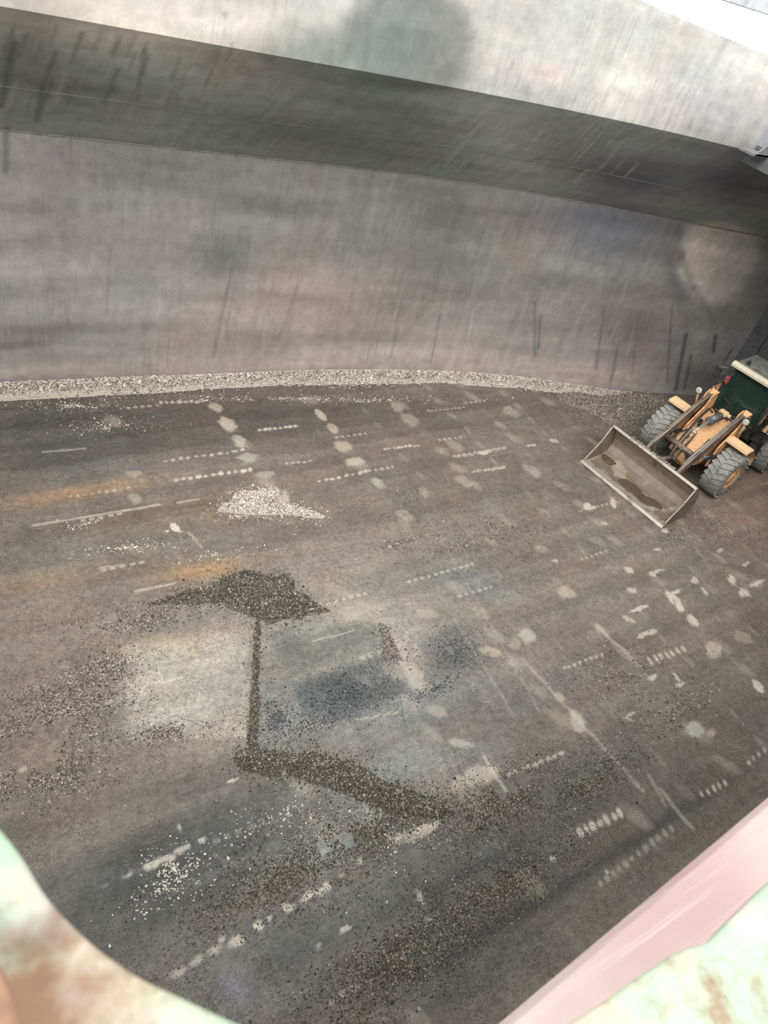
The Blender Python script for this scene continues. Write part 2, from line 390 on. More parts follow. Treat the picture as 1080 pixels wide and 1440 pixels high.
for a in [((242, 674), (358, 658), 11, 4.5, 2.8, -5, .9), ((227, 647), (347, 631), 11, 4, 2.2, -5, .8), ((222, 564), (290, 562), 8, 3.6, 2, 0, .8), ((362, 604), (420, 597), 8, 4, 2.2, -5, .9),
          ((445, 676), (520, 660), 8, 4, 2.4, -8, .8), ((400, 650), (440, 646), 5, 3.5, 2, -5, .7), ((600, 577), (655, 572), 10, 2.5, 1.8, -5, .6), ((540, 631), (592, 624), 9, 3, 2, -8, .8),
          ((640, 641), (715, 628), 8, 4, 2, -8, .6), ((665, 662), (712, 655), 9, 3, 2.2, -8, .7), ((500, 563), (530, 562), 4, 4, 2, 0, .7), ((95, 698), (185, 683), 9, 4, 2, -8, .5),
          ((812, 1172), (878, 1140), 7, 4, 9, -25, .85), ((790, 940), (850, 918), 8, 3, 3, -20, .7), ((912, 930), (965, 910), 7, 3, 8, -35, .85), ((985, 1118), (1025, 1098), 5, 3, 7, -30, .8),
          ((712, 1090), (795, 1057), 9, 5, 4, -20, .7), ((1050, 1075), (1080, 1050), 4, 3, 5, -30, .8), ((840, 1245), (950, 1160), 12, 4, 7, -30, .4), ((545, 1180), (620, 1155), 6, 8, 5, -25, .6)]:
    dashes(*a)
# long thin scrape lines
for p, q, w, k in [((46, 737), (225, 708), .018, .7), ((250, 705), (280, 700), .016, .6), ((60, 634), (120, 629), .016, .5), ((190, 830), (246, 818), .015, .7), ((140, 796), (175, 793), .014, .5),
                   ((735, 925), (905, 1110), .030, .35), ((640, 870), (720, 1000), .02, .25), ((840, 880), (900, 935), .03, .45), ((265, 748), (284, 768), .015, .6), ((680, 1060), (720, 1125), .025, .5),
                   ((930, 1110), (975, 1165), .03, .4), ((915, 1090), (935, 1130), .03, .3), ((960, 740), (1000, 800), .02, .2), ((300, 1200), (330, 1215), .01, .2), ((440, 900), (500, 885), .012, .5),
                   ((228, 958), (256, 951), .012, .8), ((500, 1012), (560, 1000), .012, .5), ((600, 720), (760, 1000), .02, .15)]:
    d = seg_dist(UV, [uvp(p), uvp(q)]); white = np.maximum(white, k * sstep(w * 2.2, w * .5, d) * (0.4 + 0.9 * fbm(U * 5, V * 5)))
# wheel tracks that swing round the hold
trk = np.zeros(len(U))
for pts in [[(560, 700), (600, 800), (680, 900), (790, 990), (900, 1100), (960, 1180)], [(600, 690), (650, 790), (740, 890), (850, 980), (950, 1090), (1010, 1150)],
            [(530, 850), (620, 845), (720, 880), (780, 960)], [(430, 790), (520, 775), (640, 790), (760, 830)]]:
    P = [uvp(p) for p in pts]; d = seg_dist(UV, P)
    trk = np.maximum(trk, sstep(.30, .16, d) * (0.5 + 0.5 * np.sin(d * 70)))
white = np.clip(white, 0, 1); wear = np.clip(wear, 0, 1)
base = base * (1 + 0.22 * (trk[:, None] - 0.4 * (trk[:, None] > 0)))
z = z + 0.010 * wear
z[np.abs(V - wallY(U)) < 0.05] *= 0.3
mask = np.stack([wear, white, trk], -1)
me = fast_mesh('floor', np.stack([U, V, z], -1), grid_faces(nu, nv), 4, {'tone': base, 'mask': mask})
k = NT('worn_steel_deck'); co = k.coord()
tone = k.attr('tone'); sep = k.n('ShaderNodeSeparateColor'); k.l(k.attr('mask'), sep.inputs[0])
c = k.mix(1.0, tone, k.mix(k.noise(9, co, 8, 0.75, 0.3, 0.7), (0.62, 0.63, 0.64), (1.35, 1.34, 1.32)), 'MULTIPLY')
sp = k.math('MULTIPLY', k.vor(34, co, 0.12, 0.42, 1, 0), k.noise(1.6, co, 4, 0.6, 0.42, 0.62))
c = k.mix(1.0, c, k.mix(k.noise(28, co, 4, 0.7, 0.32, 0.68), (0.70, 0.70, 0.70), (1.28, 1.28, 1.27)), 'MULTIPLY')
c = k.mix(k.math('MULTIPLY', sp, 0.75), c, tuple(lin((44, 42, 40))))
sp2 = k.math('MULTIPLY', k.vor(26, k.coord((1, 1, 1), (0, 0, 1)), 0.05, 0.24, 1, 0), k.noise(1.1, co, 4, 0.6, 0.46, 0.66))
c = k.mix(k.math('MULTIPLY', sp2, 0.65), c, tuple(lin((150, 146, 138))))
# scour lines running along the plates
sc = k.noise(1.0, k.coord((1.2, 26, 1), (0, 0, 0.1)), 5, 0.7, 0.56, 0.74, 0, 0.28)
c = k.mix(sc, c, tuple(lin((150, 146, 140))))
wf = k.math('MULTIPLY', sep.outputs[0], k.noise(14, co, 5, 0.7, 0.2, 0.6, 0.35, 1.0))
c = k.mix(wf, c, k.mix(k.noise(1.3, co, 2, 0.5, 0.35, 0.65), tuple(lin((166, 152, 134))), tuple(lin((158, 158, 148)))))
hf = k.math('MULTIPLY', sep.outputs[1], k.noise(22, co, 3, 0.6, 0.25, 0.5, 0.3, 1.0))
c = k.mix(hf, c, tuple(lin((190, 182, 168))))
k.base(c); k.rough(k.noise(3, co, 4, 0.6, 0.3, 0.7, 0.5, 0.85))
k.bump(k.math('ADD', k.noise(30, co, 6, 0.75), k.math('MULTIPLY', sp, 1.5)), 0.5, 0.012)
put('floor', me, k.m, kind='structure', label='grimy steel floor of the cargo hold with dished plates and pale worn spots')

# ================================================================== SHELL
def wall_part(name, v0, v1, label, x0=X0 - 0.4, x1=BULK, su=0.04, top=None, out=1):
    n1 = int((x1 - x0) / su); n2 = max(2, int((v1 - v0) / 0.04))
    a, b = np.meshgrid(np.linspace(x0, x1, n1), np.linspace(0, 1, n2), indexing='ij')
    u = a.ravel(); t = b.ravel()
    vv = v0 + (v1 - v0) * t if top is None else v0 + (top(u) - v0) * t
    P = wall_pt(u, vv); uv = np.stack([u, vv], -1)
    # plates buckled slightly between their frames
    buck = 0.018 * (fbm(u * 0.9, vv * 0.9) - 0.5) * np.sin(np.clip(t, 0, 1) * math.pi)
    P[:, 1] += buck
    C = np.tile(lin((148, 146, 143)), (len(u), 1))
    sl = sstep(K1 - .02, K1 + .05, vv)[:, None]; co_ = sstep(K1 + SL - .04, K1 + SL + .04, vv)[:, None]
    C = C * (1 - sl) + lin((156, 163, 158)) * sl
    C = C * (1 - co_) + lin((168, 168, 164)) * co_
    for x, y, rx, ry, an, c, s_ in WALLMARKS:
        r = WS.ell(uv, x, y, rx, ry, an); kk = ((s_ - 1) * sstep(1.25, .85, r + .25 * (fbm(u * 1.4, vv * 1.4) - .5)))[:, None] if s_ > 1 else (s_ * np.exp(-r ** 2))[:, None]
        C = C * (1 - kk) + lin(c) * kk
    # horizontal strakes of discoloration, runs down the plate and the dark rim of the painted light wedge
    n_ = fbm(u * 0.35, vv * 2.6 + 8, 4)[:, None]; C = C * (0.70 + 0.60 * n_)
    n_ = fbm(u * 5.5 + 3, vv * 0.45, 4)[:, None]; C = C * (0.88 + 0.24 * n_)
    n_ = fbm(u * 0.8 + 30, vv * 0.8, 3)[:, None] - .5; C = C * (1 + n_ * np.array([.14, 0, -.06]))
    for (x, y), (x2, y2), w, c, s_ in WALLRUNS:
        d = seg_dist(uv, [WS.inv(x, y), WS.inv(x2, y2)])
        kk = (s_ * sstep(w * 2, w * .3, d + 0.02 * fbm(u * 9, vv * 3)))[:, None]; C = C * (1 - kk) + lin(c) * kk
    return put(name, fast_mesh(name, P, grid_faces(n1, n2), 4, {'tone': C}), WALLMAT, kind='structure', label=label)
WALLMARKS = [
    (430, 425, 120, 45, 8, (164, 148, 140), .6), (470, 470, 160, 35, 3, (156, 144, 138), .5), (250, 480, 160, 40, 0, (140, 130, 126), .5),
    (60, 465, 110, 16, -3, (88, 84, 84), .65), (30, 485, 60, 6, -4, (74, 72, 72), .5), (330, 270, 200, 50, 8, (118, 120, 116), .7), (310, 365, 40, 40, 0, (104, 106, 104), .7),
    (60, 330, 120, 40, 0, (136, 126, 126), .6), (80, 230, 90, 35, 5, (120, 114, 118), .5), (620, 400, 90, 60, 5, (122, 118, 114), .5),
    (620, 300, 80, 46, 10, (98, 103, 101), .8), (480, 320, 120, 40, 8, (120, 122, 118), .6), (600, 380, 60, 40, 0, (112, 112, 108), .5), (730, 350, 30, 40, 0, (142, 130, 118), .6), (700, 310, 30, 50, -30, (138, 136, 130), .5), (840, 305, 110, 38, 8, (84, 86, 96), .9),
    (860, 340, 80, 40, 5, (104, 106, 112), .7), (760, 430, 150, 60, 5, (112, 108, 106), .6), (900, 470, 50, 50, 0, (118, 104, 102), .6), (540, 512, 320, 20, 0, (172, 160, 152), .75),
    (200, 525, 240, 14, 0, (156, 144, 136), .6), (820, 525, 120, 18, 0, (150, 138, 134), .6), (880, 440, 60, 50, 40, (100, 100, 100), .5), (1018, 372, 56, 62, 20, (176, 172, 164), 1.75), (1010, 400, 30, 60, -20, (136, 132, 128), .6),  # includes the wedge of hatch light by the end bulkhead, painted as pale tone
    (985, 525, 60, 22, 10, (96, 94, 94), .6), (1012, 365, 50, 60, 15, (214, 208, 198), 1.7), (950, 400, 12, 60, -15, (92, 94, 98), .5),  # includes a brighter layer of the painted light wedge
    # sloping plate
    (100, 130, 130, 26, 8, (100, 108, 102), .7), (190, 55, 190, 34, 10, (205, 198, 184), .9), (330, 85, 110, 20, 10, (176, 172, 162), .6), (520, 205, 180, 26, 9, (104, 110, 106), .6), (40, 60, 60, 60, 0, (104, 102, 96), .6), (420, 185, 200, 35, 10, (108, 114, 110), .7), (560, 160, 110, 45, 8, (108, 113, 110), .7),
    (735, 215, 90, 40, 25, (176, 182, 174), .75), (400, 110, 120, 25, 10, (112, 114, 110), .5), (880, 250, 90, 40, 8, (92, 91, 102), .9), (1030, 255, 90, 50, 12, (84, 82, 92), .9), (800, 210, 60, 40, 20, (110, 114, 112), .5),
    # coaming
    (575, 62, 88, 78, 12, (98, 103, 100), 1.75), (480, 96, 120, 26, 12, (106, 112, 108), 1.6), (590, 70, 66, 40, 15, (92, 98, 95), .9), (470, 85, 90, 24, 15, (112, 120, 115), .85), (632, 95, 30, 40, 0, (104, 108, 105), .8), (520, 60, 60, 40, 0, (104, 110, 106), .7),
    (760, 105, 50, 18, 10, (172, 156, 153), .5), (780, 100, 14, 12, 0, (172, 142, 140), .3), (960, 100, 60, 28, 10, (150, 154, 156), .55), (1000, 150, 90, 30, 12, (158, 158, 162), .6), (900, 60, 80, 40, 10, (188, 192, 186), .4),
    (880, 120, 50, 22, 10, (205, 208, 200), .5), (330, 30, 80, 25, 10, (200, 196, 190), .5), (250, 20, 100, 16, 12, (190, 184, 178), .4)]
WALLRUNS = [((952, 318), (958, 360), .10, (96, 96, 98), .4), ((958, 360), (975, 405), .10, (96, 96, 98), .4), ((975, 405), (1005, 450), .10, (100, 98, 98), .35),  # these three draw the dark curved rim of the painted light wedge
            ((752, 425), (752, 500), .05, (84, 86, 90), .55), ((760, 445), (757, 490), .04, (72, 74, 80), .6), ((665, 436), (658, 480), .03, (176, 172, 166), .7), ((620, 440), (605, 515), .03, (96, 94, 92), .5),
            ((850, 430), (838, 520), .05, (92, 88, 88), .6), ((870, 480), (858, 545), .05, (88, 84, 86), .5), ((965, 470), (950, 548), .07, (66, 72, 74), .8), ((972, 500), (962, 548), .05, (60, 66, 66), .7), ((945, 430), (938, 540), .04, (82, 84, 86), .6),
            ((1006, 472), (1003, 495), .06, (60, 66, 68), .8), ((1030, 490), (1018, 510), .05, (60, 66, 68), .7), ((330, 360), (300, 500), .04, (110, 108, 104), .5), ((420, 400), (390, 480), .03, (120, 112, 106), .5), ((540, 400), (515, 510), .03, (116, 110, 106), .5),
            ((900, 440), (888, 530), .03, (100, 92, 90), .5), ((10, 180), (8, 240), .06, (80, 86, 82), .6), ((530, 150), (535, 158), .01, (110, 110, 110), .1), ((155, 350), (150, 440), .03, (110, 104, 104), .4),
            ((20, 60), (2, 150), .06, (72, 78, 74), .6), ((60, 120), (52, 170), .06, (66, 72, 68), .5), ((205, 70), (192, 140), .05, (78, 82, 78), .5), ((315, 20), (316, 22), .04, (90, 90, 88), .4)]
for _ in range(46):                      # scrape marks left by the grab on the sloping plate
    x_ = rng.uniform(8, 330); y_ = rng.uniform(8, 120) + x_ * .12; l_ = rng.uniform(.5, 1.3); dk_ = rng.random() < .6
    WALLRUNS.append(((x_ + 9 * l_, y_), (x_ - 8 * l_, y_ + 44 * l_), rng.uniform(.02, .045), (78, 82, 78) if dk_ else (176, 168, 156), rng.uniform(.25, .55)))
for _ in range(44):
    x_ = rng.uniform(620, 880); y_ = 185 + (x_ - 620) * .13 + rng.uniform(-20, 55); l_ = rng.uniform(.4, 1.2)
    WALLRUNS.append(((x_ + 26 * l_, y_ - 28 * l_), (x_, y_), rng.uniform(.016, .035), (186, 186, 180), rng.uniform(.25, .6)))
for _ in range(24):
    x_ = rng.uniform(700, 1000); y_ = 120 + (x_ - 700) * .12 + rng.uniform(-30, 20); l_ = rng.uniform(.4, 1.0)
    WALLRUNS.append(((x_ + 14 * l_, y_ - 22 * l_), (x_, y_), rng.uniform(.016, .035), (120, 124, 124), rng.uniform(.15, .4)))
for _ in range(40):
    x_ = rng.uniform(280, 920); y_ = rng.uniform(370, 470); l_ = rng.uniform(.5, 1.6)
    WALLRUNS.append(((x_, y_), (x_ - 10 * l_, y_ + 42 * l_), rng.uniform(.012, .03), (100, 96, 92) if rng.random() < .6 else (170, 160, 150), rng.uniform(.2, .45)))
k = NT('hold_side_paint'); co = k.coord()
c = k.mix(1.0, k.attr('tone'), k.mix(k.noise(3.5, co, 8, 0.72, 0.3, 0.7), (0.80, 0.80, 0.80), (1.2, 1.19, 1.18)), 'MULTIPLY')
st = k.noise(1.0, k.coord((16, 0.8, 0.8), (0, 0.16, 0)), 5, 0.7, 0.50, 0.70, 0, 0.30)
msk = k.noise(0.45, co, 3, 0.6, 0.45, 0.6)
c = k.mix(k.math('MULTIPLY', st, msk), c, tuple(lin((62, 66, 64))))
st2 = k.noise(1.0, k.coord((22, 0.7, 0.7), (0, 0.42, 0)), 4, 0.7, 0.56, 0.72, 0, 0.35)
msk2 = k.noise(0.4, k.coord((1, 1, 1), (0, 0, 2)), 3, 0.6, 0.46, 0.62)
c = k.mix(k.math('MULTIPLY', st2, msk2), c, tuple(lin((176, 174, 166))))
k.base(c); k.rough(0.62); k.bump(k.noise(12, co, 6, 0.7), 0.25, 0.012)
WALLMAT = k.m
wall_part('wall_back', -0.05, K1, 'grimy plumb side plating of the hold behind the gravel strip')
wall_part('wall_upper', K1, K1 + SL, 'dark sloping upper side plate leaning in under the coaming')
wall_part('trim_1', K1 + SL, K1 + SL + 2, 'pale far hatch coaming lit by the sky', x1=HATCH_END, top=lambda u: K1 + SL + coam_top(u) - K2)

plain = paint('side_plating_plain', lin((120, 117, 114)), lin((84, 84, 82)), .5, .7, scale=1.2, fine=8)
shade = paint('bulkhead_plating', lin((96, 98, 100)), lin((70, 72, 74)), .5, .7, scale=1.0, fine=8)
# weld bead ridges along the knuckles
def strip(name, v, r, mat, x1=BULK):
    xs = np.linspace(X0, x1, 120); pts = [Vector(p) for p in wall_pt(xs, np.full(120, v))]
    return MB().tube(pts, r, 6).build(name, mat, kind='structure', label='raised weld line along the hold side')
rib = paint('knuckle_bead', lin((140, 140, 134)), lin((100, 100, 96)), .5, .6)
strip('trim_2', K1, 0.022, rib); strip('trim_3', K1 + SL * 0.42, 0.006, rib, HATCH_END)
# coaming top bar (rounded flange along its upper edge, leaning outboard)
xs = np.linspace(X0 - .4, HATCH_END, 90); vs = []
for dy_, dz_ in ((0, 0), (0.35, 0), (0.35, -0.06), (0.02, -0.06)):
    p = wall_pt(xs, K1 + SL + coam_top(xs) - K2); p[:, 1] += dy_; p[:, 2] += dz_; vs.append(p)
Vv = np.stack(vs, 1).reshape(-1, 3); Fq = []
for i in range(89):
    for j in range(4): Fq.append([i * 4 + j, i * 4 + (j + 1) % 4, (i + 1) * 4 + (j + 1) % 4, (i + 1) * 4 + j])
put('trim_4', fast_mesh('trim_4', Vv, np.array(Fq), 4, None, False), paint('coaming_bar_paint', lin((206, 208, 206)), lin((170, 170, 166)), .3), kind='structure', label='flat bar on top of the far coaming')

# bulkhead at the right, left bulkhead, near side
yb = wallY(BULK)
bk = MB(); bk.box((BULK + 0.06, (yb - 0.3 * H) / 2, K2 / 2 + .1), (0.12, yb + 0.3 * H + .4, K2 + .3))
for i in range(9): bk.box((BULK - 0.05, yb - 0.5 - i * 1.6, K2 / 2), (0.12, 0.18, K2))
bk.build('wall_right', shade, kind='structure', label='dark end bulkhead behind the loader')
lf = MB(); lf.box((X0 - 0.36, (wallY(X0) - 0.3 * H) / 2, K2 / 2), (0.12, wallY(X0) + 0.3 * H, K2))
lf.build('wall_left', plain, kind='structure', label='end bulkhead on the left')
# deck over the end of the hold
dk = MB(); dk.box(((HATCH_END + BULK) / 2 + .1, 0.53 * H, K2 + 0.08), (BULK - HATCH_END + .2, 1.50 * H, 0.12))
dk.box((HATCH_END + .05, 0.53 * H, K2 - .10), (0.10, 1.36 * H, 0.36))
for i in range(3): dk.box((HATCH_END + 1.3 + i * 1.4, 0.53 * H, K2 - .15), (0.10, 1.46 * H, 0.30))
dk.build('ceiling', shade, kind='structure', label='underside of the deck past the hatch end')
# end coaming
ec = MB(); ec.box((HATCH_END + 0.06, (wallY(HATCH_END) - SL_IN) / 2 + .1, K2 + 0.80), (0.12, wallY(HATCH_END) - SL_IN + .1, 1.3))
ec.build('trim_5', paint('end_coaming_paint', lin((150, 152, 156)), lin((110, 110, 114)), .4), kind='structure', label='end coaming at the right of the hatch')
# small bracket and ledge at the coaming corner
p_ = wall_pt(HATCH_END, K1 + SL + .2)
bm_ = MB(); bm_.prism([(HATCH_END - .55, K2 + .02), (HATCH_END, K2 + .02), (HATCH_END, K2 + .48)], p_[1] - .42, p_[1] - .38)
bm_.box((HATCH_END - .30, p_[1] - .22, K2 + .04), (0.65, 0.40, 0.05))
bm_.build('trim_6', paint('bracket_paint', lin((120, 120, 124)), lin((90, 90, 92)), .4), kind='structure', label='corner bracket where the coamings meet')

near_y = -0.02
ns = MB()
for (ya, za), (yb_, zb) in (((-0.3 * H, 0), (-0.3 * H, K1)), ((-0.3 * H, K1), (near_y, K2))):
    a = [ns.bm.verts.new(p) for p in ((X0, ya, za), (BULK, ya, za), (BULK, yb_, zb), (X0, yb_, zb))]; ns.bm.faces.new(a)
ns.build('wall_front', plain, kind='structure', label='near side plating under the coaming')

# raised hatch cover seen past the coaming at the top right corner
hc = MB()
d = ray(1062, -40); q0 = np.array([0, 0, H]) + d * (26 / np.linalg.norm(d))
hc.box(tuple(q0), (9.0, 0.35, 1.55), Matrix.Rotation(math.radians(-12), 3, 'Z'), 0.03)
for i in range(7): hc.box((q0[0] - 3.9 + i * 1.3, q0[1] - .25 + .83 - i * .277, q0[2]), (0.10, 0.14, 1.5), Matrix.Rotation(math.radians(-12), 3, 'Z'))
hc.build('hatch_cover', paint('hatch_cover_paint', lin((176, 180, 184)), lin((150, 154, 158)), .4), label='grey hatch cover standing open beyond the far coaming, top right', category='hatch cover')

# ================================================================== GRAVEL
k = NT('gravel_stones'); k.base(k.mix(1.0, k.attr('tone'), k.mix(k.noise(60, k.coord(), 2), (.8, .8, .8), (1.2, 1.2, 1.2)), 'MULTIPLY')); k.rough(0.85)
STONE = k.m
OCT = np.array([[1, 0, 0], [0, 1, 0], [-1, 0, 0], [0, -1, 0], [.15, .1, .8], [.1, -.1, -.8]], float)
OCF = np.array([[0, 1, 4], [1, 2, 4], [2, 3, 4], [3, 0, 4], [1, 0, 5], [2, 1, 5], [3, 2, 5], [0, 3, 5]])
PAL = {'pale': [(182, 174, 160), (156, 150, 140), (112, 104, 96), (204, 198, 186)], 'dark': [(60, 55, 48), (84, 76, 66), (44, 42, 38), (104, 96, 84), (68, 70, 58), (52, 48, 44), (78, 70, 62), (150, 142, 128), (128, 122, 108)],
       'mix': [(92, 84, 78), (124, 116, 108), (66, 62, 60), (160, 152, 142)], 'slate': [(58, 62, 66), (80, 84, 86), (46, 48, 52), (110, 112, 112)], 'bright': [(190, 186, 174), (170, 166, 156), (206, 202, 192)]}
def floor_z(x, y):
    iu = np.clip(((x - X0) / (X1 - X0) * (nu - 1)).astype(int), 0, nu - 1); iv = np.clip(((y - Y0) / (Y1 - Y0) * (nv - 1)).astype(int), 0, nv - 1)
    return z[iu * nv + iv]
def stones(name, xy, zz, size, pal, label, group=None, mound=None):
    n = len(xy); s = 0.92 * size * rng.lognormal(0, 0.32, n)
    sc3 = s[:, None] * rng.uniform(0.6, 1.15, (n, 3)) * np.array([1, 1, .75])
    a = rng.uniform(0, 2 * math.pi, n); b = rng.uniform(-.6, .6, n)
    J = OCT[None] * (1 + 0.35 * rng.uniform(-1, 1, (n, 6, 1))) * sc3[:, None, :]
    x = J[..., 0] * np.cos(b)[:, None] + J[..., 2] * np.sin(b)[:, None]; zq = -J[..., 0] * np.sin(b)[:, None] + J[..., 2] * np.cos(b)[:, None]; y = J[..., 1]
    X = x * np.cos(a)[:, None] - y * np.sin(a)[:, None] + xy[:, :1]; Y = x * np.sin(a)[:, None] + y * np.cos(a)[:, None] + xy[:, 1:]
    Z = zq + (zz + s * 0.4)[:, None]
    Vs = np.stack([X, Y, Z], -1).reshape(-1, 3); Fs = (OCF[None] + 6 * np.arange(n)[:, None, None]).reshape(-1, 3)
    P = lin(np.array(PAL[pal])); ci_ = rng.integers(0, len(P), n)
    Cc = np.repeat(P[ci_] * rng.uniform(.75, 1.2, (n, 1)), 6, 0)
    if mound is not None:
        mv, mf = mound; off = len(Vs); Vs = np.concatenate([Vs, mv]); q = mf + off
        Fs = np.concatenate([Fs, q[:, [0, 1, 2]], q[:, [0, 2, 3]]]); Cc = np.concatenate([Cc, np.tile(P.mean(0) * .95, (len(mv), 1))])
    o = put(name, fast_mesh(name, Vs, Fs, 3, {'tone': Cc}, False), STONE, label=label, category='gravel', kind='stuff')
    if group: o['group'] = group
    return o
def in_ell(x, y, rx, ry, an, n, spread=0.55, power=None):
    """n places in an elliptical area of the floor"""
    c, J = FS.jac(x, y); th = rng.uniform(0, 2 * math.pi, n); r = np.abs(rng.normal(0, spread, n)) if power is None else rng.random(n) ** power
    q = np.stack([r * np.cos(th) * rx, r * np.sin(th) * ry], -1); a = math.radians(an)
    q = q @ np.array([[math.cos(a), math.sin(a)], [-math.sin(a), math.cos(a)]])
    return c + q @ np.linalg.inv(J).T
def along(pts, n, w):
    P = np.array([fl(*p) for p in pts]); L = np.hypot(*np.diff(P, axis=0).T); cu = np.concatenate([[0], np.cumsum(L)])
    t = rng.random(n) * cu[-1]; xy = np.stack([np.interp(t, cu, P[:, 0]), np.interp(t, cu, P[:, 1])], -1)
    ww = np.interp(t, cu, w) if isinstance(w, list) else w
    return xy + rng.normal(0, 1, (n, 2)) * np.reshape(ww, (-1, 1) if np.ndim(ww) else ())
def clip_shell(xy): 
    ok = (xy[:, 1] < wallY(xy[:, 0]) - .05) & (xy[:, 0] > X0) & (xy[:, 0] < BULK - .2) & (xy[:, 1] > Y0 + .1); return xy[ok]
def heap(name, polys, hgt, soft, n, size, pal, label, group=None, noise=0.5):
    """mound over the union of soft capsules: polys = list of (px polyline, radius in m list)"""
    hgt = hgt * 0.95; size = size * .82; n = int(n * 2.2); Ps = [(np.array([fl(*p) for p in pts]), [0.95 * r for r in rad]) for pts, rad in polys]
    allp = np.concatenate([p for p, _ in Ps]); m = max(max(r) for _, r in Ps) * 1.6
    lo = allp.min(0) - m; hi = allp.max(0) + m
    def hf(q):
        h = np.zeros(len(q))
        for P, rad in Ps:
            for i in range(len(P) - 1):
                a, b = P[i], P[i + 1]; ab = b - a; t = np.clip(((q - a) @ ab) / (ab @ ab + 1e-9), 0, 1)
                d = np.hypot(*(q - a - t[:, None] * ab).T); r = rad[i] + (rad[i + 1] - rad[i]) * t
                d = d + (fbm(q[:, 0] * 2.4, q[:, 1] * 2.4, 5) - .5) * noise * 1.5 * r
                k_ = np.clip(1 - d / r, 0, 1); h = np.maximum(h, hgt * np.minimum(1, r / max(rad)) * (k_ ** 1.15))
        return h
    st_ = 0.05; nx = int((hi[0] - lo[0]) / st_) + 2; ny = int((hi[1] - lo[1]) / st_) + 2
    a, b = np.meshgrid(np.linspace(lo[0], hi[0], nx), np.linspace(lo[1], hi[1], ny), indexing='ij')
    q = np.stack([a.ravel(), b.ravel()], -1); hh = hf(q); F = grid_faces(nx, ny); keep = hh[F].max(1) > 0.004; F = F[keep]
    used = np.unique(F); mp = -np.ones(len(q), int); mp[used] = np.arange(len(used))
    mv = np.concatenate([q[used], (hh[used] + floor_z(*q[used].T) - .006)[:, None]], 1); F = mp[F]
    xy = lo + rng.random((n * 6, 2)) * (hi - lo); h = hf(xy); ok = (rng.random(len(xy)) < np.clip(h / hgt * 5, 0, 1)); xy = xy[ok][:n]; h = h[ok][:n]; fe = rng.random(len(xy)) < .28; xy = xy + fe[:, None] * rng.normal(0, .17, (len(xy), 2)); h = np.where(fe, hf(xy), h)
    return stones(name, xy, h + floor_z(*xy.T), size, pal, label, group, (mv, F))

heap('gravel_heap', [([(322, 822), (345, 832), (380, 842)], [.30, .62, .66]), ([(380, 842), (415, 850), (462, 857)], [.66, .42, .05]), ([(210, 850), (270, 838), (330, 836)], [.05, .16, .34]), ([(345, 815), (385, 818)], [.28, .12])],
     .30, .3, 7500, .020, 'dark', 'dark lens-shaped gravel heap in the middle of the floor')
heap('gravel_heap', [([(345, 1068), (375, 1072), (440, 1078)], [.20, .26, .27]), ([(440, 1078), (500, 1100), (560, 1125), (632, 1143)], [.27, .33, .30, .10])],
     .17, .3, 7000, .018, 'dark', 'long curved gravel ridge below the dark heap, running right')
heap('gravel_heap', [([(320, 713), (350, 704), (385, 690)], [.16, .42, .22]), ([(310, 716), (400, 714), (455, 726)], [.10, .26, .05])],
     .14, .3, 4200, .021, 'pale', 'small pale speckled gravel heap beyond the dark heap')
heap('gravel_heap', [([(363, 870), (360, 930), (355, 1062)], [.08, .09, .15])], .035, .3, 1500, .016, 'dark', 'thin straight gravel trail joining the dark heap and curved ridge')
heap('gravel_heap', [([(537, 880), (545, 900), (552, 925)], [.10, .17, .14])], .06, .3, 500, .018, 'mix', 'short gravel strip right of the scraped plates')
heap('gravel_heap', [([(800, 560), (850, 572), (935, 566)], [.45, .8, .6])], .22, .3, 4800, .022, 'mix', 'low brown gravel heap against the side, left of the loader')
# berm along the side
n = 26000; bx = X0 + rng.random(n) * (1.93 * H - X0); bx = bx[rng.random(n) < np.clip((1.93 * H - bx) / (.33 * H), 0, 1)]; n = len(bx); wdt = 0.10 + 0.12 * fbm(bx * .4, bx * 0 + 3)
off = np.abs(rng.normal(0, 1, n)) * wdt * 1.15; by = wallY(bx) - 0.08 - off; bz = np.clip((1.90 * H - bx) / (.3 * H), 0, 1) * np.clip(0.17 - off * .5, 0, 1) * (0.75 + .5 * fbm(bx * .8, bx * 0))
mx, mt = np.meshgrid(np.linspace(X0, 1.93 * H, 300), np.linspace(0, 1, 6), indexing='ij'); mx = mx.ravel(); mt = mt.ravel()
mv = np.stack([mx, wallY(mx) - .02 - mt * .5, np.clip(.16 * (1 - mt) * np.clip((1.90 * H - mx) / (.3 * H), 0, 1), -.01, 1) - .01 - .02 * mt], -1)
stones('gravel_berm', np.stack([bx, by], -1), bz, .022, 'pale', 'pale gravel strip lying along the foot of the hold side', mound=(mv, grid_faces(300, 6)))

def scatter(specs, size, pal, label, mul=1.0):
    specs = [(*s_[:5], int(s_[5] * mul)) for s_ in specs]
    xy = clip_shell(np.concatenate([in_ell(*s) for s in specs])); 
    keep = fbm(xy[:, 0] * 2.5, xy[:, 1] * 2.5) > 0.34; xy = xy[keep]
    stones('scattered_gravel', xy, floor_z(*xy.T), size, pal, label, 'loose gravel scattered over the floor')
scatter([(90, 1000, 120, 60, -12, 5500), (200, 870, 100, 25, -8, 1800), (70, 1090, 110, 50, -15, 2200), (150, 940, 60, 40, -20, 1800), (230, 1030, 70, 18, -5, 1100), (440, 1020, 50, 20, -10, 400)], .013, 'mix', 'loose brown gravel spread over the left part of the floor', 1.5)
scatter([(490, 970, 90, 42, -20, 2800), (640, 915, 50, 36, -10, 1300), (390, 1010, 36, 36, 0, 700), (610, 970, 80, 20, -20, 500)], .012, 'slate', 'loose dark slaty gravel on the plate right of the trail', 1.6)
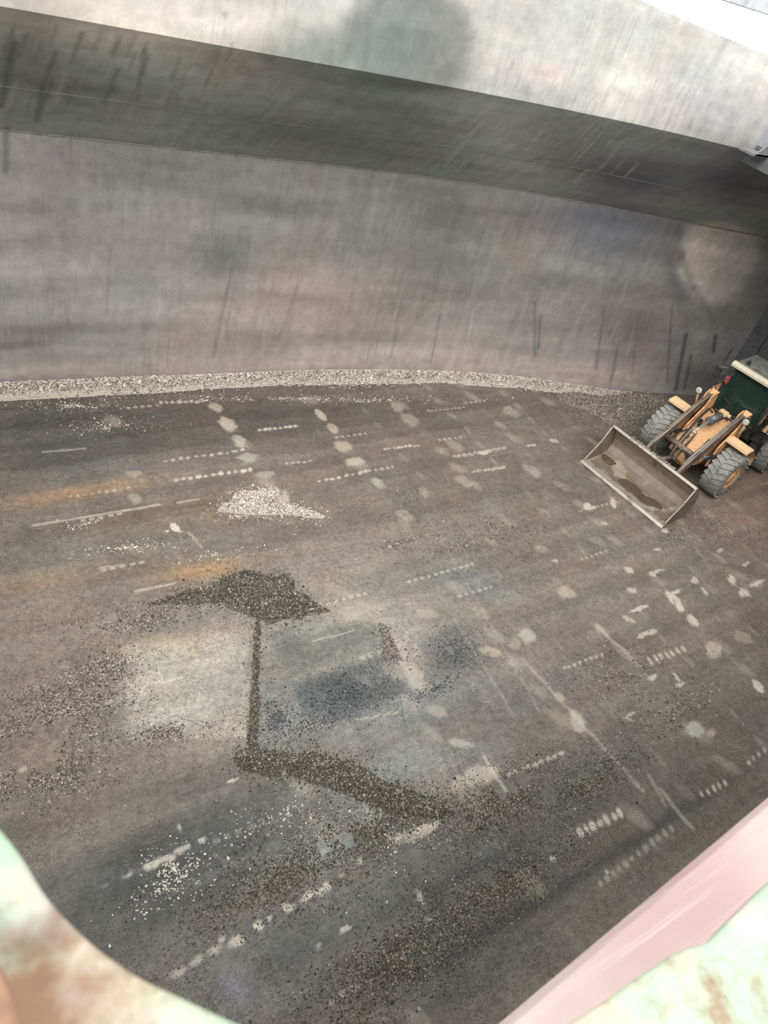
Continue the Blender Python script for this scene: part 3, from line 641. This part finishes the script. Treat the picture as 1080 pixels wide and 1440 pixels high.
scatter([(700, 1130, 140, 60, -28, 4200), (830, 1100, 90, 45, -28, 2200), (520, 1170, 160, 50, -22, 2600), (700, 1250, 160, 60, -32, 3200), (400, 1230, 200, 80, -28, 3200), (560, 1350, 180, 70, -28, 3600)], .0115, 'dark', 'fine dark gravel over the near part of the floor', 2.3)
scatter([(245, 1220, 60, 45, -20, 260), (400, 1150, 160, 50, -20, 260), (230, 1250, 80, 30, -30, 150), (560, 1180, 100, 50, -20, 220)], .015, 'bright', 'white stone specks over the dark near left floor')
scatter([(560, 765, 60, 8, -15, 500), (650, 765, 80, 12, -15, 500), (700, 740, 200, 60, 5, 1100), (880, 940, 120, 60, -10, 1500), (950, 1000, 100, 50, -20, 1400)], .015, 'mix', 'loose gravel spread over the right part of the floor')
scatter([(180, 770, 90, 12, -5, 420), (150, 600, 110, 16, -3, 420), (120, 735, 60, 10, -8, 160), (300, 780, 100, 12, -8, 260), (430, 560, 330, 7, 0, 1400), (100, 570, 120, 10, 0, 500)], .015, 'pale', 'pale gravel specks on the far left of the floor')
scatter([(860, 590, 80, 26, 8, 1800), (1010, 735, 80, 30, 20, 700), (960, 760, 90, 30, 10, 600)], .016, 'mix', 'loose brown gravel around the loader bucket')

# ================================================================== WHEEL LOADER
loader = bpy.data.objects.new('wheel_loader', None); COL.objects.link(loader)
e1 = fl(817, 649); e2 = fl(930.5, 742); ec_ = (e1 + e2) / 2; BW = float(np.hypot(*(e1 - e2))) * 0.985
hd = math.atan2(e2[1] - e1[1], e2[0] - e1[0]) - math.pi / 2        # heading of the front half
hx = Vector((math.cos(hd), math.sin(hd)))
REACH = 3.15
loader.location = (ec_[0] - hx.x * REACH, ec_[1] - hx.y * REACH, 0.0); loader.rotation_euler = (0, 0, hd)
loader['label'] = 'orange articulated wheel loader with its bucket on the floor near the end bulkhead'; loader['category'] = 'wheel loader'
ORG = paint('faded_orange_paint', lin((236, 184, 134)), lin((140, 106, 78)), .36, .55, scale=3.0)
ORL = paint('pale_fender_paint', lin((240, 206, 164)), lin((170, 132, 96)), .3, .55, scale=3)
STL = paint('worn_bucket_steel', lin((140, 130, 116)), lin((84, 76, 66)), .45, .55, .25, scale=2.2)
ARM = paint('grimy_arm_steel', lin((128, 116, 104)), lin((84, 72, 64)), .6, .5, .15, scale=3)
BLK = paint('greasy_black_parts', lin((52, 54, 52)), lin((30, 32, 30)), .5, .6)
GRY = paint('grey_cylinder', lin((128, 130, 130)), lin((70, 70, 68)), .5, .4, .3)
EDG = paint('polished_edge', lin((176, 170, 158)), lin((112, 104, 94)), .4, .4, .4)
RUB = paint('dusty_rubber', lin((146, 146, 140)), lin((84, 86, 82)), .4, .8, scale=6)
ROOF = paint('dusty_roof', lin((150, 152, 146)), lin((96, 100, 94)), .6, .8, scale=7)
CRM = paint('cream_visor', lin((226, 218, 196)), lin((180, 168, 148)), .3, .6)
RED = paint('faded_red', lin((176, 84, 92)), lin((110, 60, 66)), .3, .5)
LMP = paint('lamp_glass', lin((214, 214, 204)), lin((150, 150, 140)), .3, .2)
k = NT('cab_glass'); k.base(tuple(lin((104, 138, 124)))); k.rough(0.04); k.b.inputs['Transmission Weight'].default_value = 0.9; k.b.inputs['IOR'].default_value = 1.45; GLS = k.m
CABIN = paint('cab_interior', lin((44, 52, 50)), lin((26, 30, 30)), .5, .7)

# bucket: shell profile (x forward, z up) relative to front axle
hw = BW / 2; xe = REACH
out = [(xe - .02, .0), (xe - .35, .0), (xe - .85, .02), (xe - 1.10, .12), (xe - 1.23, .34), (xe - 1.22, .60), (xe - 1.08, .86), (xe - .76, 1.13)]
inn = [(xe - .72, 1.11), (xe - 1.03, .83), (xe - 1.16, .59), (xe - 1.17, .36), (xe - 1.06, .17), (xe - .84, .07), (xe - .35, .045), (xe - .02, .04)]
k = NT('bucket_inside_steel'); co = k.coord(); sx = k.n('ShaderNodeSeparateXYZ'); k.l(co, sx.inputs[0])
low = k.math('SUBTRACT', 1.0, k.math('MULTIPLY', sx.outputs[2], 3.4), True)
wet = k.math('MULTIPLY', low, k.noise(1.5, co, 3, 0.5, 0.44, 0.50), True)
c = k.mix(k.noise(3, co, 5, .7, .35, .65), tuple(lin((158, 146, 130))), tuple(lin((136, 125, 112))))
c = k.mix(k.math('MULTIPLY', wet, .8), c, tuple(lin((84, 72, 62)))); k.base(c); k.rough(.6); k.b.inputs['Metallic'].default_value = .15; k.bump(k.noise(20, co, 5, .7), .3, .01)
BIN = k.m
b = MB(); b.prism(out + inn, -hw, hw); bucket = b.build('bucket', BIN, loader)
for s in (-1, 1):
    b = MB(); b.prism([(xe - .04, .0), (xe - .85, .02), (xe - 1.10, .12), (xe - 1.23, .34), (xe - 1.22, .60), (xe - 1.08, .86), (xe - .76, 1.13), (xe - .70, 1.10), (xe - .52, .62), (xe - .14, .14)], s * hw - .022, s * hw + .022)
    b.build('side_plate', STL, bucket)
    b = MB(); b.tube([(xe - .03, s * hw, .03), (xe - .14, s * hw, .15), (xe - .52, s * hw, .63), (xe - .72, s * hw, 1.12)], .018, 8); b.build('side_rim', EDG, bucket)
b = MB(); b.prism([(xe + .04, .0), (xe - .22, -.0), (xe - .22, .055), (xe - .02, .055)], -hw - .03, hw + .03); b.build('cutting_edge', EDG, bucket)
b = MB(); b.prism([(xe - .68, 1.09), (xe - .72, 1.145), (xe - .82, 1.10), (xe - .78, 1.05)], -hw, hw)
for i in range(22):
    y = -hw * .55 + i * hw * 1.1 / 22 + rng.uniform(-.02, .02); b.box((xe - .79 - rng.uniform(0, .04), y, 1.12), (rng.uniform(.04, .14), rng.uniform(.03, .07), rng.uniform(.03, .07)))
b.build('spill_lip', EDG, bucket)
for s in (-.56, .56):
    for q in (-.07, .07): MB().prism([(xe - 1.22, .75), (xe - 1.36, .62), (xe - 1.42, .30), (xe - 1.20, .15)], s + q - .015, s + q + .015).build('hinge_bracket', STL, bucket)
b = MB()
b.prism([(xe - .95, .92), (xe - 1.25, .95), (xe - 1.30, .80), (xe - 1.12, .65)], -.06, .06)
b.build('hinge_bracket', STL, bucket)
# mud left in the bucket
MUD = paint('dark_wet_mud', lin((84, 72, 62)), lin((68, 58, 50)), .5, .5)
for (cx_, cy_, cz_, rx_, ry_, rz_) in [(xe - .88, -hw + .30, .09, .20, .26, .03), (xe - .50, -.05, .06, .22, .40, .022), (xe - .45, .40, .055, .20, .40, .02), (xe - .62, .75, .065, .16, .25, .02)]:
    mud = MB()
    r_ = bmesh.ops.create_icosphere(mud.bm, subdivisions=3, radius=1)
    for v in r_['verts']:
        kx = 1 + .35 * (float(vnoise(v.co.x * 2 + 9 + cy_ * 3, v.co.y * 2 + 9)) - .5)
        v.co = Vector((cx_ + v.co.x * rx_ * kx, cy_ + v.co.y * ry_ * kx, cz_ + v.co.z * rz_))
    for f in mud.bm.faces: f.smooth = True
    mud.build('mud', MUD, bucket, label='dark wet mud inside the bucket')

# lift arms
TX, TZ = -0.40, 2.12
for s in (-1, 1):
    y = s * .56
    b = MB(); b.prism([(TX - .12, TZ - .02), (TX + .02, TZ + .12), (TX + .60, TZ - .10), (1.05, 1.38), (1.62, .98), (1.86, .62), (1.88, .40), (1.74, .36), (1.45, .78), (.90, 1.10), (TX + .45, TZ - .42), (TX + .02, TZ - .16)], y - .045, y + .045)
    arm = b.build('lift_arm', ARM, loader, bevel=.01)
    b = MB(); b.tube([(TX + .02, y - .05 * s, TZ + .13), (TX + .60, y - .05 * s, TZ - .08), (1.05, y - .05 * s, 1.40), (1.63, y - .05 * s, .99)], .018, 6); b.build('arm_edge', EDG, arm)
    b = MB(); b.tube([(TX, y - .09, TZ), (TX, y + .09, TZ)], .065, 12); b.build('pin', GRY, arm); b = MB(); b.tube([(1.80, y - .12, .46), (1.80, y + .12, .46)], .06, 12); b.build('pin', GRY, arm)
    # lift cylinder below the arm
    b = MB(); b.tube([(-.30, y * 1.18, .85), (.35, y * 1.18, 1.05)], .075, 12); b.build('lift_cylinder', BLK, loader)
    b = MB(); b.tube([(.35, y * 1.18, 1.05), (.95, y * 1.18, 1.18)], .035, 10); b.build('piston_rod', GRY, loader)
    # tower plates
    b = MB()
    for q in (-.10, .10):
        b.prism([(TX - .22, TZ + .06), (TX - .05, TZ + .20), (TX + .12, TZ + .12), (TX + .20, TZ - .20), (.30, 1.35), (.35, .70), (-.85, .70), (-.80, 1.3)], y + q - .018, y + q + .018)
    b.box((TX - .12, y, TZ + .12), (.22, .22, .03), .6)
    b.prism([(-.80, 1.25), (-.80, .7), (-.7, .7), (TX - .10, TZ - .25), (TX - .20, TZ + .05)], y - .1, y + .1)
    b.build('arm_tower', ORG, loader, bevel=.008)
# cross tube between the arms
b = MB(); b.tube([(1.05, -.56, 1.10), (1.05, .56, 1.10)], .085, 14); b.build('cross_tube', ARM, loader)
# front frame: sloping orange top plate with greasy front
b = MB(); b.prism([(-.95, .75), (-.95, 1.62), (-.60, 1.78), (-.25, 1.66), (.52, 1.02), (.62, .90), (.62, .62), (-.2, .52)], -.44, .44)
fr = b.build('front_frame', ORG, loader, bevel=.02)
b = MB(); b.box((.50, 0, .98), (.36, .62, .05), .68, .01); b.box((.66, -.02, .80), (.10, .60, .32), 0, .02); b.build('greasy_plate', GRY, fr)
b = MB(); b.tube([(.72, 0, .50), (.45, 0, .78), (.2, 0, .9)], [.20, .24, .2], 16); b.build('axle_housing', ORG, loader)
b = MB(); b.tube([(0, -1.0, .70), (0, -.5, .70), (0, -.3, .70), (0, .3, .70), (0, .5, .70), (0, 1.0, .70)], [.16, .17, .26, .26, .17, .16], 14); b.box((.1, 0, .62), (.7, .7, .3), 0, .03); b.build('front_axle', BLK, loader)
# bell crank and tilt cylinder
b = MB()
for q in (-.075, .075): b.prism([(.70, 1.55), (.86, 1.58), (1.14, 1.15), (1.22, .72), (1.10, .70), (.94, 1.02)], q - .02, q + .02)
b.build('bell_crank', ARM, loader, bevel=.008)
b = MB(); b.tube([(-.36, 0, 1.86), (.14, 0, 1.78)], .105, 16); b.tube([(.12, 0, 1.785), (.18, 0, 1.775)], .125, 16); b.build('tilt_cylinder', GRY, loader)
b = MB(); b.tube([(.18, 0, 1.775), (.78, 0, 1.55)], .042, 10); b.tube([(.78, -.1, 1.54), (.78, .1, 1.54)], .05, 10); b.build('tilt_rod', EDG, loader)
b = MB(); b.tube([(1.15, 0, .75), (1.90, 0, .85)], .06, 10); b.build('bucket_link', ARM, loader)
b = MB(); b.box((-.52, .0, 1.90), (.16, .26, .16), 0, .02); b.tube([(-.46, .14, 1.94), (-.46, .24, 1.94)], .05, 10); b.build('cylinder_lug', ORL, loader)
hs = [[(-.5, -.2, 1.8), (-.2, -.26, 2.02), (.15, -.24, 1.86), (.4, -.26, 1.4), (.6, -.2, 1.1)], [(-.5, -.28, 1.75), (-.15, -.32, 1.92), (.25, -.30, 1.66), (.62, -.26, 1.15), (.9, -.2, .95)],
      [(-.5, .2, 1.8), (-.2, .2, 1.95), (.1, .15, 1.85), (.3, .12, 1.75)], [(.3, -.34, 1.3), (.75, -.36, 1.25), (1.0, -.3, .95)], [(.2, .30, 1.35), (.5, .34, 1.2), (.75, .3, .9)]]
for h_ in hs: MB().tube(h_, .024, 8).build('hose', BLK, loader)
for x_, y_, z_, a_ in [(.30, -.28, 1.24, .2), (.42, -.22, 1.14, .3), (.15, -.18, 1.52, .2), (.02, -.26, 1.56, .3)]: MB().box((x_, y_, z_), (.13, .10, .10), a_, .015).build('valve_block', BLK, loader)
# fenders and lamps of the front half
for s in (-1, 1):
    b = MB(); b.prism([(.10, 1.62), (-.22, 1.66), (-.24, 1.60), (.10, 1.54)], s * 1.02 - .35, s * 1.02 + .35)
    fd = b.build('front_fender', ORL, loader)
    b = MB(); b.prism([(-.21, 1.65), (-.24, 1.63), (-.72, 1.25), (-.80, .95), (-.77, .95), (-.69, 1.23)], s * 1.02 - .35, s * 1.02 + .35); b.build('fender_skirt', ORG, fd)
    b = MB(); b.box((-.15, s * .66, 1.52), (.10, .40, .10), 0, .01); b.build('fender_bracket', BLK, fd)
    b = MB(); b.tube([(-.30, s * .74, 1.7), (-.20, s * .80, 2.0), (-.12, s * .80, 2.18)], .03, 8); st_ = b.build('lamp_stalk', ORL, loader)
    b = MB(); b.tube([(-.24, s * .80, 2.27), (-.14, s * .80, 2.27), (-.05, s * .80, 2.25)], [.06, .10, .115], 14); hl = b.build('headlamp', BLK, st_)
    b = MB(); b.tube([(-.05, s * .80, 2.25), (-.02, s * .80, 2.243)], [.10, .08], 14); b.build('lens', LMP, st_)

# rear half, turned about the centre joint
JX = -1.15; TURN = math.radians(3)
XF = Matrix.Translation((JX, 0, 0)) @ Matrix.Rotation(TURN, 4, 'Z') @ Matrix.Translation((-JX, 0, 0))
def wheel(cx_, cy_, s, xf=None):
    Rr, Wd = .70, .58
    b = MB(); hw_ = Wd / 2
    prof = [(-hw_ + .05, .34), (-hw_, .42), (-hw_ - .01, .53), (-hw_ + .02, .62), (-hw_ + .07, .66), (0, .67), (hw_ - .07, .66), (hw_ - .02, .62), (hw_ + .01, .53), (hw_, .42), (hw_ - .05, .34)]
    b.lathe_y((cx_, cy_, Rr), prof, 48)
    for i in range(24):                      # staggered lugs
        for h_ in (-1, 1):
            th = 2 * math.pi * (i + (.5 if h_ > 0 else 0)) / 24
            for (ya, yb2, dth) in ((.02, .15, 0), (.14, .27, .07)):
                for_y = h_ * (ya + yb2) / 2; M = Matrix.Rotation(-(th + dth), 3, 'Y')
                r = .680 if ya < .1 else .668
                q = M @ Vector((r, 0, 0)); rot = M @ Matrix.Rotation(h_ * .45, 3, 'X')
                b.box((cx_ + q.x, cy_ + for_y, Rr + q.z), (.05, .165, .105), rot)
    t = b.build('tyre', RUB, loader, xf)
    b = MB(); o_ = s * (hw_ - .06)
    pr = [(o_ - s * .04, .36), (o_ + s * .04, .37), (o_ + s * .045, .34), (o_ + s * .01, .31), (o_ - s * .01, .22), (o_ + s * .02, .20), (o_ + s * .05, .12), (o_ + s * .06, 0.0001)]
    b.lathe_y((cx_, cy_, Rr), pr, 32)
    for i in range(10):
        a_ = 2 * math.pi * i / 10; b.tube([(cx_ + .26 * math.cos(a_), cy_ + o_ - s * .03, Rr + .26 * math.sin(a_)), (cx_ + .26 * math.cos(a_), cy_ + o_ + s * .035, Rr + .26 * math.sin(a_))], .02, 6)
    b.build('rim', ORG, t, xf)
for s in (-1, 1): wheel(0, s * 1.10, s); wheel(-2.95, s * 1.10, s, XF)
RX = lambda b, n_, m_, p_=loader, **kw: b.build(n_, m_, p_, XF, **kw)
b = MB(); b.prism([(-1.30, .55), (-1.30, 1.15), (-4.9, 1.15), (-4.9, .70), (-3.4, .55)], -.42, .42); RX(b, 'rear_frame', BLK, bevel=.02)
b = MB(); b.tube([(-.95, 0, .55), (-.95, 0, 1.25)], .10, 12); b.box((-1.1, 0, .7), (.5, .4, .10)); b.box((-1.1, 0, 1.1), (.5, .4, .10)); b.build('centre_joint', BLK, loader)
b = MB(); b.tube([(-2.95, -1.0, .70), (-2.95, -.3, .70), (-2.95, .3, .70), (-2.95, 1.0, .70)], [.16, .25, .25, .16], 14); RX(b, 'rear_axle', BLK)
# engine hood
b = MB(); b.prism([(-2.75, 1.15), (-2.75, 2.02), (-4.75, 1.92), (-4.98, 1.75), (-4.98, 1.05)], -.62, .62); hood = RX(b, 'engine_hood', ORG, bevel=.04)
for s in (-1, 1):
    for i in range(7):
        b = MB(); b.box((-3.5 - i * .13, s * .63, 1.55), (.05, .02, .45)); RX(b, 'vent_slat', BLK, hood)
b = MB(); b.box((-5.05, 0, 1.0), (.22, 1.9, .55), 0, .04); RX(b, 'counterweight', ORG)
b = MB(); b.tube([(-2.95, -.40, 2.0), (-2.95, -.40, 2.85), (-3.02, -.40, 3.0)], .06, 12); b.tube([(-2.95, -.40, 2.1), (-2.95, -.40, 2.55)], .095, 12); RX(b, 'exhaust_stack', BLK)
for s in (-1, 1):
    b = MB(); b.prism([(-2.25, 1.35), (-2.45, 1.70), (-3.45, 1.70), (-3.70, 1.45), (-3.72, 1.40), (-3.46, 1.65), (-2.47, 1.65), (-2.29, 1.32)], s * 1.02 - .28, s * 1.02 + .28); RX(b, 'rear_fender', ORG)
    b = MB()
    for i in range(3): b.box((-1.85, s * (.98 - i * .04), .55 + i * .35), (.50, .28, .03))
    for q in (-.24, .24): b.box((-1.85 + q, s * .92, .92), (.03, .22, .80))
    b.box((-1.95, s * .86, 1.28), (.85, .42, .04)); RX(b, 'step', BLK)
    b = MB(); b.tube([(-1.55, s * 1.03, 1.3), (-1.55, s * 1.03, 2.0), (-1.62, s * .98, 2.1)], .018, 6); b.tube([(-2.3, s * 1.03, 1.3), (-2.3, s * 1.03, 2.0), (-1.58, s * 1.03, 2.0)], .018, 6); RX(b, 'handrail', BLK)
# cab
CF, CB, CWd = -1.32, -2.70, .74
b = MB(); b.box(((CF + CB) / 2, 0, 1.40), (CB - CF, 2 * CWd, .30), 0, .02)
b.prism([(CF + .02, 1.30), (CF + .06, 1.62), (CF - .25, 1.66), (CF - .25, 1.3)], -CWd, CWd)
cabb = RX(b, 'cab_body', BLK)
b = MB()
pl = [[(CF + .04, 1.6), (CF - .02, 2.2), (CF - .14, 2.9)], [(CB, 1.5), (CB + .02, 2.9)], [(CF - .72, 1.5), (CF - .74, 2.9)]]
for s in (-1, 1):
    for q in pl: b.tube([(x, s * (CWd - .03 - (.06 if zz > 2.5 else 0)), zz) for x, zz in q], .038, 6)
    b.tube([(CF + .04, s * (CWd - .03), 1.62), (CB, s * (CWd - .03), 1.62)], .03, 6)
b.tube([(CF + .04, -CWd, 1.64), (CF + .04, CWd, 1.64)], .035, 6)
b.tube([(CF - .12, -.68, 2.86), (CF - .12, .68, 2.86)], .035, 6)
RX(b, 'pillars', BLK, cabb)
b = MB(); a = [b.bm.verts.new(p) for p in ((CF + .05, -CWd + .06, 1.66), (CF + .05, CWd - .06, 1.66), (CF - .01, CWd - .06, 2.2), (CF - .13, CWd - .12, 2.86), (CF - .13, -CWd + .12, 2.86), (CF - .01, -CWd + .06, 2.2))]; b.bm.faces.new(a)
g = bmesh.ops.extrude_face_region(b.bm, geom=b.bm.faces[:])['geom']; [setattr(v, 'co', v.co + Vector((-.012, 0, 0))) for v in g if isinstance(v, bmesh.types.BMVert)]
RX(b, 'windscreen', GLS, cabb)
for s in (-1, 1):
    b = MB(); b.box(((CF + CB) / 2 - .03, s * (CWd - .05), 2.24), (CB - CF - .1 if CB > CF else CF - CB - .12, .012, 1.2), 0); RX(b, 'side_window', GLS, cabb)
b = MB(); b.box((CB, 0, 2.24), (.012, 2 * CWd - .12, 1.2)); RX(b, 'rear_window', GLS, cabb)
b = MB(); b.box((CF - .80, 0, 1.80), (.50, .50, .14), 0, .04); b.box((CF - 1.05, 0, 2.15), (.14, .48, .62), -.12, .04); RX(b, 'seat', CABIN, cabb)
b = MB(); b.tube([(CF - .15, 0, 1.6), (CF - .32, 0, 2.02)], .035, 8)
ring = [(CF - .34 + .20 * math.cos(t_) * .9, .20 * math.sin(t_), 2.04 + .20 * math.cos(t_) * .4) for t_ in np.linspace(0, 2 * math.pi, 22)]
b.tube(ring, .016, 6, False); RX(b, 'steering_wheel', BLK, cabb)
b = MB(); b.box((CF - .17, -.05, 1.78), (.22, .9, .26), 0, .03); RX(b, 'dashboard', CABIN, cabb)
b = MB(); b.box((CF - .28, -.30, 2.62), (.04, .5, .22), .2, .02); RX(b, 'sun_blind', paint('green_blind', lin((74, 110, 96)), lin((50, 76, 66)), .4), cabb)
# roof
b = MB(); b.box(((CF + CB) / 2 - .02, 0, 2.96), (abs(CB - CF) + .10, 1.56, .12), 0, .04); b.box(((CF + CB) / 2 - .1, 0, 3.04), (.9, 1.1, .06), 0, .02); roof = RX(b, 'cab_roof', ROOF)
b = MB(); b.prism([(CF + .08, 2.90), (CF + .10, 2.97), (CF + .02, 3.05), (CF - .06, 3.05), (CF - .02, 2.90)], -.80, .80); RX(b, 'visor', CRM, roof)
b = MB(); b.tube([(CF - .30, -.5, 3.05), (CF - .30, -.5, 3.14)], .05, 10); RX(b, 'beacon', BLK, roof)
for s in (-1, 1):
    b = MB(); b.tube([(CF + .02, s * .76, 2.80), (CF + .16, s * 1.02, 2.74), (CF + .18, s * 1.04, 2.35), (CF + .02, s * .80, 2.05)], .016, 6)
    b.tube([(CF + .02, s * .76, 2.60), (CF + .18, s * 1.03, 2.55)], .014, 6)
    mr = RX(b, 'mirror_bracket', GRY)
    b = MB(); b.box((CF + .19, s * 1.0, 2.55), (.06, .20, .32), 0, .025); RX(b, 'mirror', BLK, mr)
b = MB(); b.box((CF + .10, -.66, 2.50), (.12, .12, .24), .2, .03); RX(b, 'work_light', RED, cabb, label='faded red lamp on the cab corner')
b = MB(); b.tube([(CF + .12, -.60, 2.08), (CF + .07, .1, 1.75)], .012, 6); RX(b, 'wiper', BLK, cabb)
b = MB(); b.tube([(CF + .30, -.66, 1.66), (CF + .30, .62, 1.66)], .02, 6); b.box((CF + .2, 0, 1.58), (.22, 1.2, .02)); RX(b, 'front_rail', GRY)

# ================================================================== NEAR COAMING
def P3(px, py, h):
    d = ray(px, py); t = h / -d[2]; return Vector((d[0] * t, d[1] * t, H - h))
k = NT('pink_primer'); co = k.coord()
c = k.mix(k.noise(2.2, co, 4, .6, .35, .65), tuple(lin((170, 154, 151))), tuple(lin((158, 134, 133))))
ca = k.coord((1.2, 60, 10), (0, 0, -0.115))
c = k.mix(k.noise(1.0, ca, 4, .7, .52, .70, 0, .6), c, tuple(lin((188, 176, 168))))
c = k.mix(k.noise(1.5, k.coord((1.2, 22, 10), (0, 0, -0.115)), 4, .7, .55, .72, 0, .5), c, tuple(lin((144, 112, 112))))
k.base(c); k.rough(.55); k.bump(k.noise(1.0, ca, 4, .7), .3, .004); PNK = k.m
hC = 1.15
A0 = P3(700, 1440, hC); A1 = P3(1080, 1121, hC); dr = (A1 - A0); dr.z = 0; dr.normalize(); nr_ = Vector((-dr.y, dr.x, 0))
b = MB(); S0 = A0 - dr * 1.6; S1 = A0 + dr * 16.0
sec = [(0, -.02), (-.012, 0), (-.44, 0), (-.44, -.02), (-.03, -.035), (-.03, -1.1), (-.005, -1.1)]
r0 = [b.bm.verts.new(S0 + nr_ * o + Vector((0, 0, zz))) for o, zz in sec]; r1 = [b.bm.verts.new(S1 + nr_ * o + Vector((0, 0, zz))) for o, zz in sec]
for i in range(len(sec)): b.bm.faces.new((r0[i], r0[(i + 1) % 7], r1[(i + 1) % 7], r1[i]))
b.bm.faces.new(r0); b.bm.faces.new(r1[::-1])
b.build('hatch_coaming', PNK, bevel=.004, label='pink primed flat-topped near hatch coaming at the lower right', category='hatch coaming')

# peeling green plates close to the eye
k = NT('peeling_green_paint'); co = k.coord()
c = k.mix(k.noise(5, co, 5, .6, .47, .60), tuple(lin((142, 164, 144))), tuple(lin((164, 154, 134))))
c = k.mix(k.noise(7, k.coord((1, 1, 1), (0, 0, 2)), 5, .65, .53, .66), c, tuple(lin((122, 94, 72))))
c = k.mix(k.noise(9, k.coord((1, 1, 1), (1, 0, 2)), 4, .6, .54, .68, 0, .8), c, tuple(lin((170, 162, 154))))
c = k.mix(k.noise(12, k.coord((1, 1, 1), (1, 2, 2)), 4, .6, .55, .70, 0, .75), c, tuple(lin((100, 72, 54))))
k.base(c); k.rough(.75); k.bump(k.noise(26, co, 5, .7), .6, .006); PEEL = k.m
def plate(name, edge, far, h, th, label, cat, bead=0.012):
    """thick corroded plate: 'edge' is the worn rim, 'far' closes the outline outside the view"""
    h_of = h if callable(h) else (lambda x, y: h)
    pts = []
    for (a, b_) in zip(edge, edge[1:]):
        for t_ in np.linspace(0, 1, 7)[:-1]: pts.append((a[0] + (b_[0] - a[0]) * t_, a[1] + (b_[1] - a[1]) * t_))
    pts.append(edge[-1]); pts = np.array(pts, float)
    sm = pts.copy()
    for _ in range(6): sm[1:-1] = (sm[:-2] + 2 * sm[1:-1] + sm[2:]) / 4
    cen = np.array(far, float); rows = 26; V_ = []; n_ = len(sm)
    for j in range(rows):
        t_ = (j / (rows - 1)) ** 1.3
        for i, p in enumerate(sm):
            tgt = cen[0] + (cen[1] - cen[0]) * (i / (n_ - 1)); q = p + (tgt - p) * t_
            v = P3(q[0], q[1], h_of(*q)); bump_ = (fbm(v.x * 14, v.y * 14) - .5) * .022 * min(1, j / 3)
            lip = -th * .5 * math.exp(-j * 1.1); v.z += float(bump_) + lip; V_.append(v)
    b = MB(); bv = [b.bm.verts.new(v) for v in V_]; lo_ = [b.bm.verts.new(v - Vector((0, 0, th))) for v in V_]
    for j in range(rows - 1):
        for i in range(n_ - 1):
            a = j * n_ + i
            for L, fl_ in ((bv, 0), (lo_, 1)):
                f = (L[a], L[a + 1], L[a + n_ + 1], L[a + n_]); b.bm.faces.new(f if not fl_ else f[::-1]).smooth = True
    for i in range(n_ - 1):
        b.bm.faces.new((bv[i + 1], bv[i], lo_[i], lo_[i + 1])).smooth = True
        a = (rows - 1) * n_ + i; b.bm.faces.new((bv[a], bv[a + 1], lo_[a + 1], lo_[a]))
    for j in range(rows - 1):
        a = j * n_; b.bm.faces.new((bv[a], bv[a + n_], lo_[a + n_], lo_[a])); a += n_ - 1; b.bm.faces.new((bv[a + n_], bv[a], lo_[a], lo_[a + n_]))
    return b.build(name, PEEL, label=label, category=cat)
plate('steel_plate', [(-60, 1090), (-20, 1140), (6, 1168), (34, 1205), (62, 1255), (108, 1305), (150, 1340), (200, 1374), (255, 1398), (300, 1420), (352, 1443), (430, 1475)],
      [(-330, 1500), (150, 1900)], 0.62, .014, 'pale green steel plate with rust patches and a curved edge, lower left', 'steel plate')
plate('steel_plate', [(640, 1500), (720, 1462), (800, 1440), (850, 1408), (905, 1368), (962, 1330), (996, 1326), (1030, 1290), (1080, 1240), (1140, 1190), (1200, 1140)],
      [(900, 1800), (1500, 1500)], 0.80, .014, 'green steel plate streaked brown with rust in front of the pink coaming, lower right', 'steel plate')
plate('steel_plate', [(-60, 1290), (-15, 1330), (10, 1370), (24, 1405), (32, 1450), (40, 1500)], [(-330, 1400), (-200, 1800)], 0.52, .014,
      'brown rusted plate end at the very corner, on the pale green plate', 'steel plate').data.materials[0] = paint('bare_rust', lin((140, 108, 86)), lin((104, 76, 58)), .5, .8, scale=8)
